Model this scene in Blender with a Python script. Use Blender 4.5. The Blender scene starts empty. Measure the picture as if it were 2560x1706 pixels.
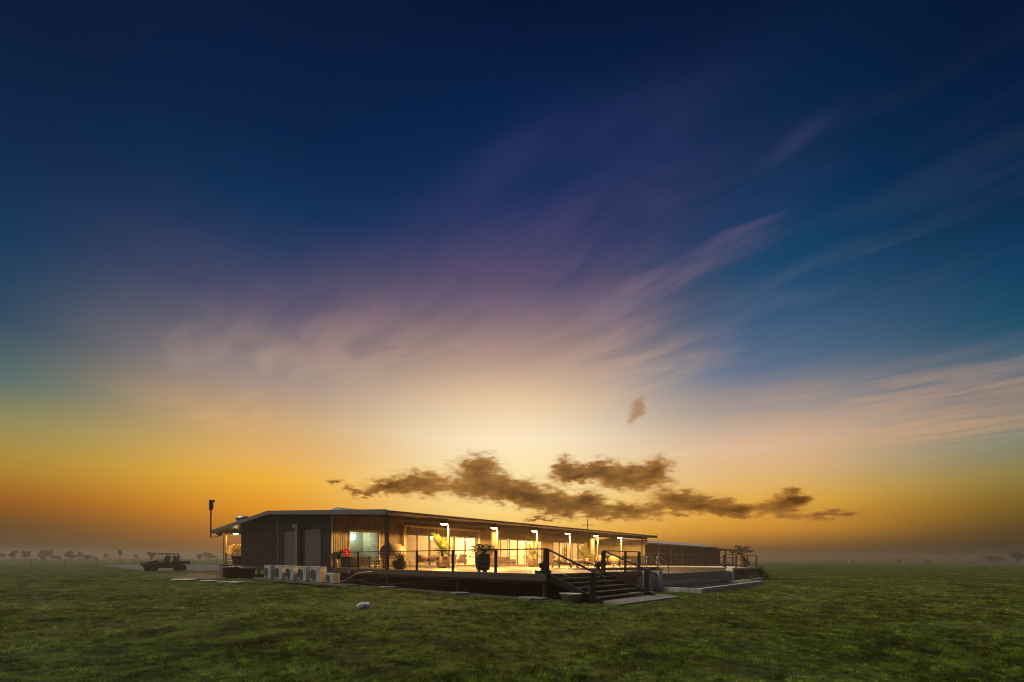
import bpy, bmesh, math, random
from mathutils import Vector, Matrix, noise
R = math.radians
random.seed(7)
scene = bpy.context.scene
C = scene.collection

# ------------------------------------------------------------------ camera
HEAD = R(42.0)                      # heading, measured from the lodge's long axis (+X)
cam_d = bpy.data.cameras.new('camera')
cam_d.lens = 16.0; cam_d.sensor_width = 36.0
cam_d.shift_y = 547/2560; cam_d.clip_start = 0.1; cam_d.clip_end = 4000
cam = bpy.data.objects.new('camera', cam_d); C.objects.link(cam)
cam.matrix_world = Matrix.Translation((-14.1, -10.9, 1.55)) @ Matrix.Rotation(HEAD-R(90), 4, 'Z') @ Matrix.Rotation(R(90), 4, 'X') @ Matrix.Rotation(R(0.2), 4, 'Z')
scene.camera = cam
scene.view_settings.view_transform = 'Standard'
scene.view_settings.look = 'None'
scene.view_settings.exposure = 0.0
scene.view_settings.gamma = 1.0
scene.view_settings.use_curve_mapping = False
scene.cycles.use_denoising = True
scene.cycles.filter_width = 1.1
scene.cycles.max_bounces = 8
scene.cycles.diffuse_bounces = 4
scene.cycles.transparent_max_bounces = 24
scene.cycles.volume_bounces = 1
scene.cycles.sample_clamp_indirect = 4.0
scene.cycles.caustics_reflective = False
scene.cycles.caustics_refractive = False

def lin(r, g, b):
    f = lambda c: (c/255/12.92) if c/255 <= 0.04045 else ((c/255+0.055)/1.055)**2.4
    return (f(r), f(g), f(b), 1.0)

class NT:
    """small helper to write node graphs"""
    def __init__(s, tree): s.t = tree; s.n = tree.nodes; s.l = tree.links
    def new(s, typ, **kw):
        nd = s.n.new(typ)
        for k, v in kw.items(): setattr(nd, k, v)
        return nd
    def put(s, sock, v):
        if isinstance(v, bpy.types.NodeSocket): s.l.new(v, sock)
        else: sock.default_value = v
    def m(s, op, a, b=None, c=None, clamp=False):
        nd = s.new('ShaderNodeMath', operation=op, use_clamp=clamp)
        s.put(nd.inputs[0], a)
        if b is not None: s.put(nd.inputs[1], b)
        if c is not None: s.put(nd.inputs[2], c)
        return nd.outputs[0]
    def v(s, op, a, b=None):
        nd = s.new('ShaderNodeVectorMath', operation=op)
        s.put(nd.inputs[0], a)
        if b is not None: s.put(nd.inputs[3] if op == 'SCALE' else nd.inputs[1], b)
        return nd.outputs['Value'] if op in ('DOT_PRODUCT', 'LENGTH', 'DISTANCE') else nd.outputs[0]
    def xyz(s, x, y, z=0.0):
        nd = s.new('ShaderNodeCombineXYZ')
        for i, q in enumerate((x, y, z)): s.put(nd.inputs[i], q)
        return nd.outputs[0]
    def rng(s, v, a, b, c=0.0, d=1.0, kind='SMOOTHSTEP'):
        nd = s.new('ShaderNodeMapRange', interpolation_type=kind); nd.clamp = True
        for i, q in enumerate((v, a, b, c, d)): s.put(nd.inputs[i], q)
        return nd.outputs[0]
    def mix(s, f, a, b, mode='MIX'):
        nd = s.new('ShaderNodeMix', data_type='RGBA', blend_type=mode)
        s.put(nd.inputs[0], f); s.put(nd.inputs[6], a); s.put(nd.inputs[7], b)
        return nd.outputs[2]
    def noise(s, vec, scale, detail=4, rough=0.5, dist=0.0, col=False):
        nd = s.new('ShaderNodeTexNoise')
        if vec is not None: s.put(nd.inputs['Vector'], vec)
        nd.inputs['Scale'].default_value = scale; nd.inputs['Detail'].default_value = detail
        nd.inputs['Roughness'].default_value = rough; nd.inputs['Distortion'].default_value = dist
        return nd.outputs['Color' if col else 'Fac']
    def ramp(s, fac, stops, interp='LINEAR'):
        nd = s.new('ShaderNodeValToRGB'); cr = nd.color_ramp; cr.interpolation = interp
        while len(cr.elements) > 1: cr.elements.remove(cr.elements[0])
        for i, (p, c) in enumerate(stops):
            e = cr.elements[0] if i == 0 else cr.elements.new(p)
            e.position = p; e.color = c
        s.put(nd.inputs[0], fac)
        return nd.outputs[0]

# ------------------------------------------------------------------ sky (twilight, sun just under the horizon behind the lodge)
world = bpy.data.worlds.new('World'); scene.world = world; world.use_nodes = True
world.cycles.sampling_method = 'MANUAL'; world.cycles.sample_map_resolution = 1024
w = NT(world.node_tree); w.n.clear()
tc = w.new('ShaderNodeTexCoord')
dvec = w.v('NORMALIZE', tc.outputs['Generated'])
sep = w.new('ShaderNodeSeparateXYZ'); w.put(sep.inputs[0], dvec)
fx = w.v('DOT_PRODUCT', dvec, (math.cos(HEAD), math.sin(HEAD), 0))
rx = w.v('DOT_PRODUCT', dvec, (math.sin(HEAD), -math.cos(HEAD), 0))
dz = sep.outputs[2]
DEG = 180/math.pi
az = w.m('MULTIPLY', w.m('ARCTAN2', rx, fx), DEG)          # degrees east of the sunset
el = w.m('MULTIPLY', w.m('ARCSINE', dz), DEG)
EL0, EL1 = -4.0, 60.0
ef = w.rng(el, EL0, EL1, 0, 1, 'LINEAR')
def skyramp(stops): return w.ramp(ef, [((e-EL0)/(EL1-EL0), lin(*c)) for e, c in stops])
S_C = skyramp([(-4, (120, 80, 40)), (0, (165, 105, 45)), (1.5, (215, 142, 50)), (3.5, (250, 186, 72)), (6, (255, 218, 132)), (10, (255, 230, 168)), (14.8, (255, 233, 196)), (19.4, (236, 200, 160)), (23.7, (184, 148, 128)), (27.8, (124, 102, 108)), (31.6, (74, 68, 96)), (35, (34, 52, 90)), (39, (6, 42, 82)), (44, (0, 32, 70)), (51, (0, 15, 47)), (60, (0, 10, 38))])
S_L1 = skyramp([(-4, (75, 52, 25)), (0, (92, 64, 32)), (2.2, (165, 104, 38)), (5.3, (226, 146, 30)), (8.7, (240, 176, 54)), (10.9, (233, 178, 84)), (15, (206, 168, 118)), (19.1, (164, 142, 132)), (22.9, (116, 104, 112)), (26.5, (78, 74, 100)), (31.5, (34, 54, 88)), (34.6, (4, 46, 80)), (40, (0, 31, 66)), (47, (0, 21, 53)), (60, (0, 14, 40))])
S_R1 = skyramp([(-4, (68, 48, 26)), (0, (80, 58, 32)), (1.4, (118, 80, 40)), (3.4, (208, 140, 44)), (6.3, (235, 175, 62)), (9, (228, 182, 112)), (12.5, (222, 188, 156)), (16.6, (158, 146, 142)), (20.5, (92, 110, 136)), (25, (54, 86, 116)), (28.5, (22, 72, 102)), (33, (2, 54, 88)), (38, (0, 40, 73)), (47, (0, 20, 50)), (60, (0, 13, 40))])
S_L2 = skyramp([(-4, (40, 34, 24)), (0, (50, 42, 28)), (1.2, (70, 55, 30)), (3, (104, 70, 26)), (5, (152, 90, 24)), (7.4, (172, 130, 46)), (9.1, (166, 140, 66)), (11.6, (138, 136, 92)), (14.8, (78, 107, 106)), (19.3, (32, 70, 94)), (25.1, (2, 53, 86)), (32, (0, 34, 66)), (39.3, (0, 21, 52)), (60, (0, 13, 40))])
S_R2 = skyramp([(-4, (26, 26, 18)), (0, (30, 30, 20)), (0.8, (38, 36, 22)), (2.7, (78, 62, 26)), (5, (122, 94, 32)), (7.4, (140, 124, 70)), (10, (118, 130, 113)), (13.2, (126, 122, 118)), (16.3, (72, 101, 120)), (19.3, (8, 75, 101)), (24, (0, 56, 88)), (27.7, (0, 39, 71)), (34, (0, 26, 58)), (39.3, (0, 17, 46)), (60, (0, 12, 38))])
S_B = skyramp([(-4, (52, 48, 44)), (0, (66, 60, 58)), (6, (84, 72, 82)), (13, (92, 80, 104)), (20, (66, 72, 104)), (30, (32, 54, 90)), (44, (8, 34, 70)), (60, (0, 22, 54))])
sky = w.mix(w.rng(az, 0, 29.4, kind='SMOOTHSTEP'), S_C, S_R1)
sky = w.mix(w.rng(az, 26, 51.5), sky, S_R2)
skl = w.mix(w.rng(az, -29.4, 0, kind='SMOOTHSTEP'), S_L1, S_C)
skl = w.mix(w.rng(az, -51.5, -26), S_L2, skl)
sky = w.mix(w.m('GREATER_THAN', az, 0.0), skl, sky)
sky = w.mix(w.rng(w.m('ABSOLUTE', az), 44, 130), sky, S_B)
# high cirrus: streaks on a flat layer overhead, drawn out along the wind
zc = w.m('MAXIMUM', dz, 0.03)
pr = w.m('DIVIDE', rx, zc); pf = w.m('DIVIDE', fx, zc)
ca, sa = math.cos(R(138)), math.sin(R(138))
along = w.m('ADD', w.m('MULTIPLY', pr, ca), w.m('MULTIPLY', pf, sa))
across = w.m('SUBTRACT', w.m('MULTIPLY', pf, ca), w.m('MULTIPLY', pr, sa))
wob = w.noise(w.xyz(pr, pf, 3.0), 0.9, 3, 0.55)
across2 = w.m('ADD', across, w.m('MULTIPLY', w.m('SUBTRACT', wob, 0.5), 0.5))
c1 = w.noise(w.xyz(w.m('MULTIPLY', along, 0.75), w.m('MULTIPLY', across2, 2.6), 1.7), 1.0, 6, 0.58, 0.3)
c2 = w.noise(w.xyz(w.m('MULTIPLY', along, 2.0), w.m('MULTIPLY', across2, 6.5), 7.7), 1.0, 4, 0.52, 0.3)
veil = w.rng(w.m('ADD', w.m('MULTIPLY', c1, 0.62), w.m('MULTIPLY', c2, 0.38)), 0.36, 0.64)
ae = w.xyz(az, el, 0.0)
def lobe(a, e, ra, re, tilt=0.0, vec=None):
    d = w.v('SUBTRACT', ae if vec is None else vec, (a, e, 0))
    t = R(tilt)
    x = w.v('DOT_PRODUCT', d, (math.cos(t)/ra, math.sin(t)/ra, 0)); y = w.v('DOT_PRODUCT', d, (-math.sin(t)/re, math.cos(t)/re, 0))
    return w.m('EXPONENT', w.m('MULTIPLY', w.m('ADD', w.m('MULTIPLY', x, x), w.m('MULTIPLY', y, y)), -1.0))
def total(ls):
    o = ls[0]
    for l in ls[1:]: o = w.m('ADD', o, l)
    return o
pur = total([lobe(-5, 30.5, 20, 6.0, 12), lobe(12, 36.5, 13, 4.5, 12), lobe(-1, 41.5, 7, 1.8, 24), lobe(11, 29, 12, 4, 10), lobe(15, 43, 10, 2.6, 6)])
pur = w.m('MINIMUM', pur, 1.0)
pink = w.m('MINIMUM', total([lobe(22.5, 32.2, 6.5, 2.0, 14), lobe(28.5, 34.3, 4.5, 1.4, 10), lobe(15.5, 29.6, 5, 1.6, 20), w.m('MULTIPLY', total([lobe(28, 26.5, 7, 1.3, 8), lobe(35, 26.2, 3, 0.7, 6), lobe(29, 23.0, 7, 1.1, 6), lobe(31.5, 38.0, 3, 0.8, 14)]), 0.45)]), 1.0)
pcol = w.ramp(ef, [((e-EL0)/(EL1-EL0), lin(*c)) for e, c in ((16, (222, 178, 146)), (21, (190, 150, 130)), (26, (150, 116, 116)), (30, (112, 86, 104)), (34, (84, 68, 100)), (40, (44, 50, 88)), (48, (20, 36, 74)))])
sky = w.mix(w.m('MULTIPLY', w.m('MULTIPLY', w.m('ADD', 0.22, w.m('MULTIPLY', veil, 0.78)), pur), 0.86), sky, pcol)
sky = w.mix(w.m('MULTIPLY', w.m('MULTIPLY', w.m('ADD', 0.10, w.m('MULTIPLY', w.rng(c2, 0.34, 0.62), 0.90)), pink), 0.80), sky, w.ramp(ef, [((e-EL0)/(EL1-EL0), lin(*c)) for e, c in ((20, (108, 120, 140)), (26, (84, 96, 124)), (30, (118, 98, 116)), (34, (92, 76, 104)), (42, (44, 54, 92)))]))
peach = w.m('MINIMUM', total([lobe(9, 25, 9, 3, 12), lobe(2, 27.5, 12, 3, 10), w.m('MULTIPLY', lobe(-13, 25.5, 12, 3.5, 8), 0.6), lobe(15, 21.5, 8, 2.2, 8), w.m('MULTIPLY', total([lobe(-26, 22, 9, 3, 4), lobe(-36.5, 25, 1.5, 6, 3), lobe(-29.6, 19, 1.3, 4, -6)]), 0.32)]), 1.0)
sky = w.mix(w.m('MULTIPLY', w.m('MULTIPLY', w.rng(c2, 0.36, 0.66), peach), 0.55), sky, w.ramp(ef, [((e-EL0)/(EL1-EL0), lin(*c)) for e, c in ((16, (240, 205, 165)), (22, (208, 168, 142)), (27, (156, 122, 120)), (32, (106, 84, 106)))]))
# peach bands low on the right, wisps low on the left
low = total([lobe(40, 12.3, 16, 1.0, -4), lobe(30, 11.2, 14, 2.0, -1), lobe(40, 15.5, 14, 2.0, -4), lobe(-33, 14.5, 6, 1.6, -8), lobe(-24, 12, 8, 1.4, 8)])
sky = w.mix(w.m('MULTIPLY', w.m('MINIMUM', w.m('MULTIPLY', low, w.rng(c2, 0.25, 0.7)), 1.0), 0.36), sky, lin(226, 172, 122))
sky = w.mix(w.m('MULTIPLY', w.m('MULTIPLY', w.rng(c2, 0.45, 0.75), w.rng(el, 10, 18)), w.m('MULTIPLY', w.rng(el, 46, 24), w.m('MULTIPLY', 0.05, w.m('MULTIPLY', w.rng(az, 0, 20), w.rng(az, 70, 40))))), sky, lin(150, 140, 150))
# low dark cumulus band in front of the glow, edges smeared along the wind
smear = w.xyz(w.m('MULTIPLY', w.m('ADD', az, w.m('MULTIPLY', el, 0.5)), 0.30), w.m('MULTIPLY', w.m('SUBTRACT', el, w.m('MULTIPLY', az, 0.10)), 0.75), 0)
n3 = w.noise(w.v('SCALE', smear, 1.9), 1.0, 4, 0.5)
n1 = w.noise(smear, 1.0, 5, 0.55, col=True); n2 = w.noise(w.v('SCALE', smear, 3.1), 1.0, 4, 0.6, col=True)
off = w.v('ADD', w.v('MULTIPLY', w.v('SUBTRACT', n1, (0.5, 0.5, 0.5)), (3.2, 2.3, 0)), w.v('MULTIPLY', w.v('SUBTRACT', n2, (0.5, 0.5, 0.5)), (1.9, 1.6, 0)))
aew = w.v('ADD', ae, off)
CUM = [(-21.39, 8.99, 0.97, 0.41), (-18.27, 8.01, 2.3, 0.42), (-15.74, 8.84, 1.88, 0.76), (-11.94, 9.14, 3.66, 1.43), (-4.31, 11.28, 3.11, 1.63), (-2.04, 8.88, 6.28, 1.47), (2.49, 7.76, 4.25, 1.08), (6.99, 6.59, 4.17, 1.08), (9.55, 7.54, 1.37, 0.88), (13.8, 5.8, 4.42, 0.97), (19.79, 7.23, 2.84, 1.39), (23.28, 6.25, 3.11, 1.0), (26.59, 5.65, 1.98, 0.8), (30.66, 5.97, 2.18, 1.37), (31.94, 6.7, 0.9, 0.84), (35.26, 4.71, 2.75, 0.49), (3.5, 5.17, 1.9, 0.3), (6.73, 11.37, 1.88, 1.34), (10.42, 10.9, 2.89, 1.14), (14.36, 9.81, 3.48, 1.41), (17.75, 10.86, 1.72, 1.47), (7.97, 9.9, 1.96, 0.48)]
cum0 = total([lobe(a, e, ra*0.96, re*0.92, 0, aew) for a, e, ra, re in CUM])
cum = w.m('ADD', cum0, w.m('MULTIPLY', w.m('MULTIPLY', w.m('SUBTRACT', n3, 0.5), 1.0), w.rng(cum0, 0.02, 0.35)))
cumd = w.m('MULTIPLY', w.rng(cum, 0.05, 0.72), 0.96)
ccol = w.mix(w.rng(cum, 0.15, 1.35, kind='LINEAR'), lin(190, 128, 56), lin(84, 47, 4))
sky = w.mix(cumd, sky, ccol)
puff = w.m('ADD', lobe(15.6, 18.1, 0.9, 1.3, -28, w.v('ADD', ae, w.v('SCALE', off, 0.6))), w.m('MULTIPLY', lobe(14.6, 16.6, 0.7, 1.0, -40, w.v('ADD', ae, w.v('SCALE', off, 0.6))), 0.6))
sky = w.mix(w.m('MULTIPLY', w.rng(puff, 0.2, 0.95), 0.72), sky, lin(164, 120, 74))
sky = w.mix(w.rng(el, 14, 34), sky, w.v('MULTIPLY', sky, (0.9, 1.07, 1.20)))
# a few early stars
vo = w.new('ShaderNodeTexVoronoi'); vo.inputs['Scale'].default_value = 26.0; w.put(vo.inputs['Vector'], dvec)
star = w.m('MULTIPLY', w.m('MULTIPLY', w.m('LESS_THAN', vo.outputs['Distance'], 0.013), w.rng(el, 22, 34)), 0.16)
sky = w.mix(1.0, sky, w.xyz(star, star, star), 'ADD')
nis = w.new('ShaderNodeTexSky', sky_type='NISHITA'); nis.sun_disc = False
nis.sun_elevation = R(1.0); nis.sun_rotation = R(90)-HEAD
bg = w.new('ShaderNodeBackground'); w.put(bg.inputs[0], sky); bg.inputs[1].default_value = 1.0
bg2 = w.new('ShaderNodeBackground'); w.put(bg2.inputs[0], nis.outputs[0]); bg2.inputs[1].default_value = 0.0002
addn = w.new('ShaderNodeAddShader'); w.l.new(bg.outputs[0], addn.inputs[0]); w.l.new(bg2.outputs[0], addn.inputs[1])
wo = w.new('ShaderNodeOutputWorld'); w.l.new(addn.outputs[0], wo.inputs[0])

# added fill in place of skylight, brightens the lawn; the real sun is down
sun_d = bpy.data.lights.new('sun', 'SUN'); sun_d.energy = 2.2; sun_d.angle = R(28); sun_d.color = (1.0, 0.95, 0.80)
sun = bpy.data.objects.new('sun', sun_d); C.objects.link(sun); sun.location = (-40, -30, 60)
sd = Vector((math.cos(HEAD+R(75))*math.cos(R(54)), math.sin(HEAD+R(75))*math.cos(R(54)), math.sin(R(54))))
sun.rotation_euler = sd.to_track_quat('Z', 'Y').to_euler()

# ------------------------------------------------------------------ materials
MATS = {}
def mat(name, col, rough=0.6, metal=0.0, var=0.18, scale=6.0, bump=0.0, bscale=40.0, stretch=(1, 1, 1), spec=0.5, dirt=None, coat=0.0):
    m = bpy.data.materials.new(name); m.use_nodes = True
    t = NT(m.node_tree); t.n.clear()
    p = t.new('ShaderNodeBsdfPrincipled'); o = t.new('ShaderNodeOutputMaterial'); t.l.new(p.outputs[0], o.inputs[0])
    g = t.new('ShaderNodeNewGeometry'); pos = t.v('MULTIPLY', g.outputs['Position'], stretch)
    f = t.noise(pos, scale, 5, 0.6)
    a = tuple(max(0, c*(1-var)) for c in col[:3])+(1,); b = tuple(min(1, c*(1+var)) for c in col[:3])+(1,)
    c = t.mix(t.rng(f, 0.3, 0.7), a, b)
    if dirt: c = t.mix(t.m('MULTIPLY', t.rng(t.noise(pos, dirt[1], 6, 0.65), 0.5, 0.72), dirt[2]), c, tuple(dirt[0])+(1,))
    t.put(p.inputs['Base Color'], c)
    t.put(p.inputs['Roughness'], t.rng(t.noise(pos, scale*2.3, 3), 0.2, 0.8, max(0.02, rough-0.1), min(1, rough+0.1)))
    p.inputs['Metallic'].default_value = metal; p.inputs['Specular IOR Level'].default_value = spec
    p.inputs['Coat Weight'].default_value = coat
    if bump:
        bn = t.new('ShaderNodeBump'); bn.inputs['Strength'].default_value = bump; bn.inputs['Distance'].default_value = 0.02
        t.put(bn.inputs['Height'], t.noise(pos, bscale, 4, 0.6)); t.l.new(bn.outputs[0], p.inputs['Normal'])
    MATS[name] = m
    return m
def emit(name, col, strength):
    m = bpy.data.materials.new(name); m.use_nodes = True
    t = NT(m.node_tree); t.n.clear()
    e = t.new('ShaderNodeEmission'); e.inputs[0].default_value = tuple(col)+(1,); e.inputs[1].default_value = strength
    o = t.new('ShaderNodeOutputMaterial'); t.l.new(e.outputs[0], o.inputs[0]); MATS[name] = m
    return m
def glass(name, tint=(0.93, 0.96, 0.95), refl=1.0, dust=0.06):
    m = bpy.data.materials.new(name); m.use_nodes = True
    t = NT(m.node_tree); t.n.clear()
    tr = t.new('ShaderNodeBsdfTransparent'); tr.inputs[0].default_value = tuple(tint)+(1,)
    gl = t.new('ShaderNodeBsdfGlossy'); gl.inputs['Roughness'].default_value = 0.03
    lw = t.new('ShaderNodeLayerWeight'); lw.inputs[0].default_value = 0.5; frs = t.m('ADD', t.m('MULTIPLY', t.m('POWER', lw.outputs['Facing'], 5.0), 0.95), 0.035)
    mx = t.new('ShaderNodeMixShader'); t.put(mx.inputs[0], t.m('MULTIPLY', frs, refl)); t.l.new(tr.outputs[0], mx.inputs[1]); t.l.new(gl.outputs[0], mx.inputs[2])
    df = t.new('ShaderNodeBsdfTranslucent'); df.inputs[0].default_value = (0.7, 0.7, 0.65, 1)
    g = t.new('ShaderNodeNewGeometry')
    m2 = t.new('ShaderNodeMixShader'); t.put(m2.inputs[0], t.m('MULTIPLY', t.rng(t.noise(g.outputs['Position'], 3.5, 6, 0.7), 0.4, 0.75), dust)); t.l.new(mx.outputs[0], m2.inputs[1]); t.l.new(df.outputs[0], m2.inputs[2])
    o = t.new('ShaderNodeOutputMaterial'); t.l.new(m2.outputs[0], o.inputs[0]); MATS[name] = m
    return m
def leafmat(name, col, var=0.35, trans=0.35, rough=0.55, pscale=3.0, dew=0.0):
    m = bpy.data.materials.new(name); m.use_nodes = True
    t = NT(m.node_tree); t.n.clear()
    g = t.new('ShaderNodeNewGeometry'); oi = t.new('ShaderNodeObjectInfo')
    f = t.noise(g.outputs['Position'], pscale, 4, 0.6)
    a = tuple(c*(1-var) for c in col)+(1,); b = tuple(c*(1+var) for c in col)+(1,)
    c = t.mix(t.rng(f, 0.3, 0.7), a, b)
    c = t.mix(t.m('MULTIPLY', oi.outputs['Random'], 0.35), c, (col[0]*1.5, col[1]*1.15, col[2]*0.7, 1))
    d = t.new('ShaderNodeBsdfPrincipled'); d.inputs['Roughness'].default_value = rough; d.inputs['Specular IOR Level'].default_value = 0.4
    t.put(d.inputs['Base Color'], c)
    tr = t.new('ShaderNodeBsdfTranslucent'); t.put(tr.inputs[0], c)
    mx = t.new('ShaderNodeMixShader'); mx.inputs[0].default_value = trans
    t.l.new(d.outputs[0], mx.inputs[1]); t.l.new(tr.outputs[0], mx.inputs[2])
    o = t.new('ShaderNodeOutputMaterial'); t.l.new(mx.outputs[0], o.inputs[0]); MATS[name] = m
    return m
mat('charcoal', (0.048, 0.049, 0.052), 0.5, 0.0, 0.25, 1.3, 0.0, dirt=((0.10, 0.085, 0.07), 2.0, 0.35))
mat('dark_steel', (0.050, 0.047, 0.045), 0.45, 0.3, 0.2, 4.0, dirt=((0.09, 0.07, 0.05), 5.0, 0.4))
mat('black_rail', (0.018, 0.017, 0.018), 0.35, 0.4, 0.2, 5.0)
mat('galv', (0.32, 0.32, 0.32), 0.42, 0.6, 0.22, 5.0, dirt=((0.16, 0.13, 0.10), 4.0, 0.5))
mat('clad', (0.145, 0.105, 0.068), 0.5, 0.15, 0.16, 1.6, dirt=((0.22, 0.17, 0.12), 1.3, 0.5))
mat('fascia', (0.21, 0.20, 0.19), 0.45, 0.2, 0.15, 2.0, dirt=((0.12, 0.10, 0.08), 2.4, 0.5))
mat('roofing', (0.30, 0.30, 0.31), 0.4, 0.35, 0.14, 1.4, dirt=((0.17, 0.15, 0.13), 1.1, 0.5))
mat('soffit', (0.070, 0.055, 0.042), 0.6, 0.0, 0.15, 2.0)
mat('service_panel', (0.105, 0.110, 0.105), 0.4, 0.2, 0.15, 2.0, dirt=((0.06, 0.055, 0.05), 1.7, 0.5))
mat('deckboard', (0.27, 0.195, 0.13), 0.6, 0.0, 0.30, 3.0, 0.25, 30, (0.25, 6, 6), dirt=((0.19, 0.15, 0.11), 2.0, 0.6))
mat('timber_dark', (0.085, 0.062, 0.045), 0.65, 0.0, 0.3, 4.0, 0.2, 30)
mat('timber_pale', (0.42, 0.32, 0.20), 0.6, 0.0, 0.2, 5.0, 0.2, 30)
mat('concrete', (0.21, 0.185, 0.16), 0.85, 0.0, 0.2, 2.5, 0.5, 30, dirt=((0.17, 0.14, 0.11), 1.6, 0.6))
mat('pale_render', (0.58, 0.53, 0.48), 0.8, 0.0, 0.15, 2.0, 0.3, 60, dirt=((0.27, 0.23, 0.19), 1.3, 0.5))
mat('stone_block', (0.50, 0.44, 0.37), 0.8, 0.0, 0.28, 1.4, 0.4, 40, dirt=((0.2, 0.16, 0.12), 2.0, 0.5))
mat('soil', (0.060, 0.040, 0.027), 0.95, 0.0, 0.4, 2.0, 0.9, 14)
mat('wet_earth', (0.020, 0.011, 0.006), 0.95, 0.0, 0.4, 6.0, 0.8, 20)
mat('gravel', (0.080, 0.062, 0.052), 0.95, 0.0, 0.35, 1.2, 0.8, 18)
mat('white_metal', (0.52, 0.50, 0.46), 0.45, 0.0, 0.08, 4.0, dirt=((0.36, 0.32, 0.27), 3.0, 0.4))
mat('grey_plastic', (0.22, 0.21, 0.20), 0.5, 0.0, 0.1)
mat('black_plastic', (0.012, 0.012, 0.013), 0.45, 0.0, 0.3)
mat('rubber', (0.014, 0.013, 0.013), 0.8, 0.0, 0.3, 12.0, 0.3, 60)
mat('utv_paint', (0.030, 0.026, 0.022), 0.4, 0.1, 0.2, 4.0, dirt=((0.09, 0.065, 0.045), 3.0, 0.5))
mat('red_paint', (0.85, 0.05, 0.02), 0.4, 0.0, 0.08)
mat('cream', (0.72, 0.62, 0.42), 0.6, 0.0, 0.1)
mat('oven_shell', (0.25, 0.195, 0.135), 0.6, 0.0, 0.12, 5.0, 0.2, 50)
mat('planter_clay', (0.27, 0.20, 0.13), 0.7, 0.0, 0.2, 5.0, 0.3, 40)
mat('dark_pot', (0.060, 0.048, 0.040), 0.5, 0.0, 0.3, 7.0, 0.2, 30)
mat('terracotta', (0.22, 0.115, 0.065), 0.75, 0.0, 0.25, 5.0, 0.3, 40)
mat('wicker', (0.13, 0.085, 0.05), 0.7, 0.0, 0.4, 30.0, 0.8, 90)
mat('cane', (0.55, 0.40, 0.22), 0.6, 0.0, 0.25, 20.0, 0.5, 90)
mat('lounger_weave', (0.40, 0.35, 0.30), 0.75, 0.0, 0.2, 25.0, 0.4, 80)
mat('lounger_frame', (0.075, 0.055, 0.042), 0.55, 0.1, 0.2)
mat('steel', (0.62, 0.60, 0.58), 0.22, 0.9, 0.08)
mat('rock', (0.55, 0.48, 0.47), 0.9, 0.0, 0.3, 6.0, 0.9, 14, dirt=((0.22, 0.11, 0.06), 5.0, 0.7))
mat('tub_plastic', (0.42, 0.39, 0.35), 0.55, 0.0, 0.12, 5.0, dirt=((0.2, 0.15, 0.1), 4.0, 0.6))
mat('pvc', (0.62, 0.60, 0.56), 0.5, 0.0, 0.1, 5.0, dirt=((0.3, 0.24, 0.18), 3.0, 0.5))
mat('interior_wall', (0.66, 0.54, 0.38), 0.8, 0.0, 0.06, 1.0)
mat('green_wall', (0.34, 0.33, 0.24), 0.8, 0.0, 0.1, 1.0)
mat('interior_floor', (0.34, 0.22, 0.12), 0.35, 0.0, 0.2, 3.0, stretch=(0.3, 4, 1))
mat('ceiling_white', (0.75, 0.68, 0.56), 0.9, 0.0, 0.04)
mat('fabric_brown', (0.16, 0.10, 0.06), 0.9, 0.0, 0.25, 9.0, 0.3, 80)
mat('fabric_grey', (0.26, 0.24, 0.24), 0.9, 0.0, 0.25, 9.0, 0.3, 80)
mat('cabinet_wood', (0.26, 0.16, 0.085), 0.5, 0.0, 0.2, 4.0)
mat('paper', (0.62, 0.55, 0.45), 0.8, 0.0, 0.3, 6.0)
mat('screen_mesh', (0.055, 0.048, 0.042), 0.7, 0.0, 0.3, 1.2)
mat('sign_panel', (0.40, 0.36, 0.28), 0.7, 0.0, 0.1, 2.0)
mat('mullion', (0.30, 0.29, 0.28), 0.45, 0.3, 0.1)
mat('bark', (0.070, 0.055, 0.042), 0.9, 0.0, 0.4, 9.0, 0.6, 20)
mat('pool_tile', (0.075, 0.085, 0.090), 0.3, 0.0, 0.25, 9.0)
leafmat('leaf_shrub', (0.045, 0.060, 0.018))
leafmat('leaf_palm', (0.13, 0.155, 0.035), 0.5, 0.4)
leafmat('leaf_agave', (0.055, 0.065, 0.030), 0.3, 0.15)
leafmat('leaf_flower', (0.42, 0.34, 0.10), 0.4, 0.4)
leafmat('leaf_tree', (0.050, 0.055, 0.024), 0.4, 0.3, pscale=0.6)
leafmat('leaf_bank', (0.060, 0.10, 0.022), 0.35, 0.3)
glass('door_glass'); glass('window_glass', (0.90, 0.96, 0.93), 1.0, 0.30)
emit('lamp_glow', (1.0, 0.74, 0.36), 30.0); emit('room_glow', (1.0, 0.82, 0.55), 3.0); emit('cool_glow', (0.80, 1.0, 0.88), 6.0)
# pool glass: dark, glossy; water
def simple(name, col, rough, spec=0.5, metal=0.0, bump=None, trans=0.0):
    m = bpy.data.materials.new(name); m.use_nodes = True
    t = NT(m.node_tree); p = t.n['Principled BSDF']
    g = t.new('ShaderNodeNewGeometry'); f = t.noise(g.outputs['Position'], 1.3, 4)
    t.put(p.inputs['Base Color'], t.mix(f, tuple(c*0.85 for c in col)+(1,), tuple(c*1.15 for c in col)+(1,)))
    p.inputs['Roughness'].default_value = rough; p.inputs['Specular IOR Level'].default_value = spec; p.inputs['Metallic'].default_value = metal
    p.inputs['Transmission Weight'].default_value = trans; p.inputs['IOR'].default_value = 1.33
    if bump:
        b = t.new('ShaderNodeBump'); b.inputs['Strength'].default_value = bump[0]; b.inputs['Distance'].default_value = 0.03
        t.put(b.inputs['Height'], t.noise(g.outputs['Position'], bump[1], 2)); t.l.new(b.outputs[0], p.inputs['Normal'])
    MATS[name] = m
simple('pool_glass', (0.22, 0.25, 0.29), 0.10, 0.5)
simple('water', (0.030, 0.040, 0.040), 0.04, 0.5, bump=(0.10, 3.0))

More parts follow.
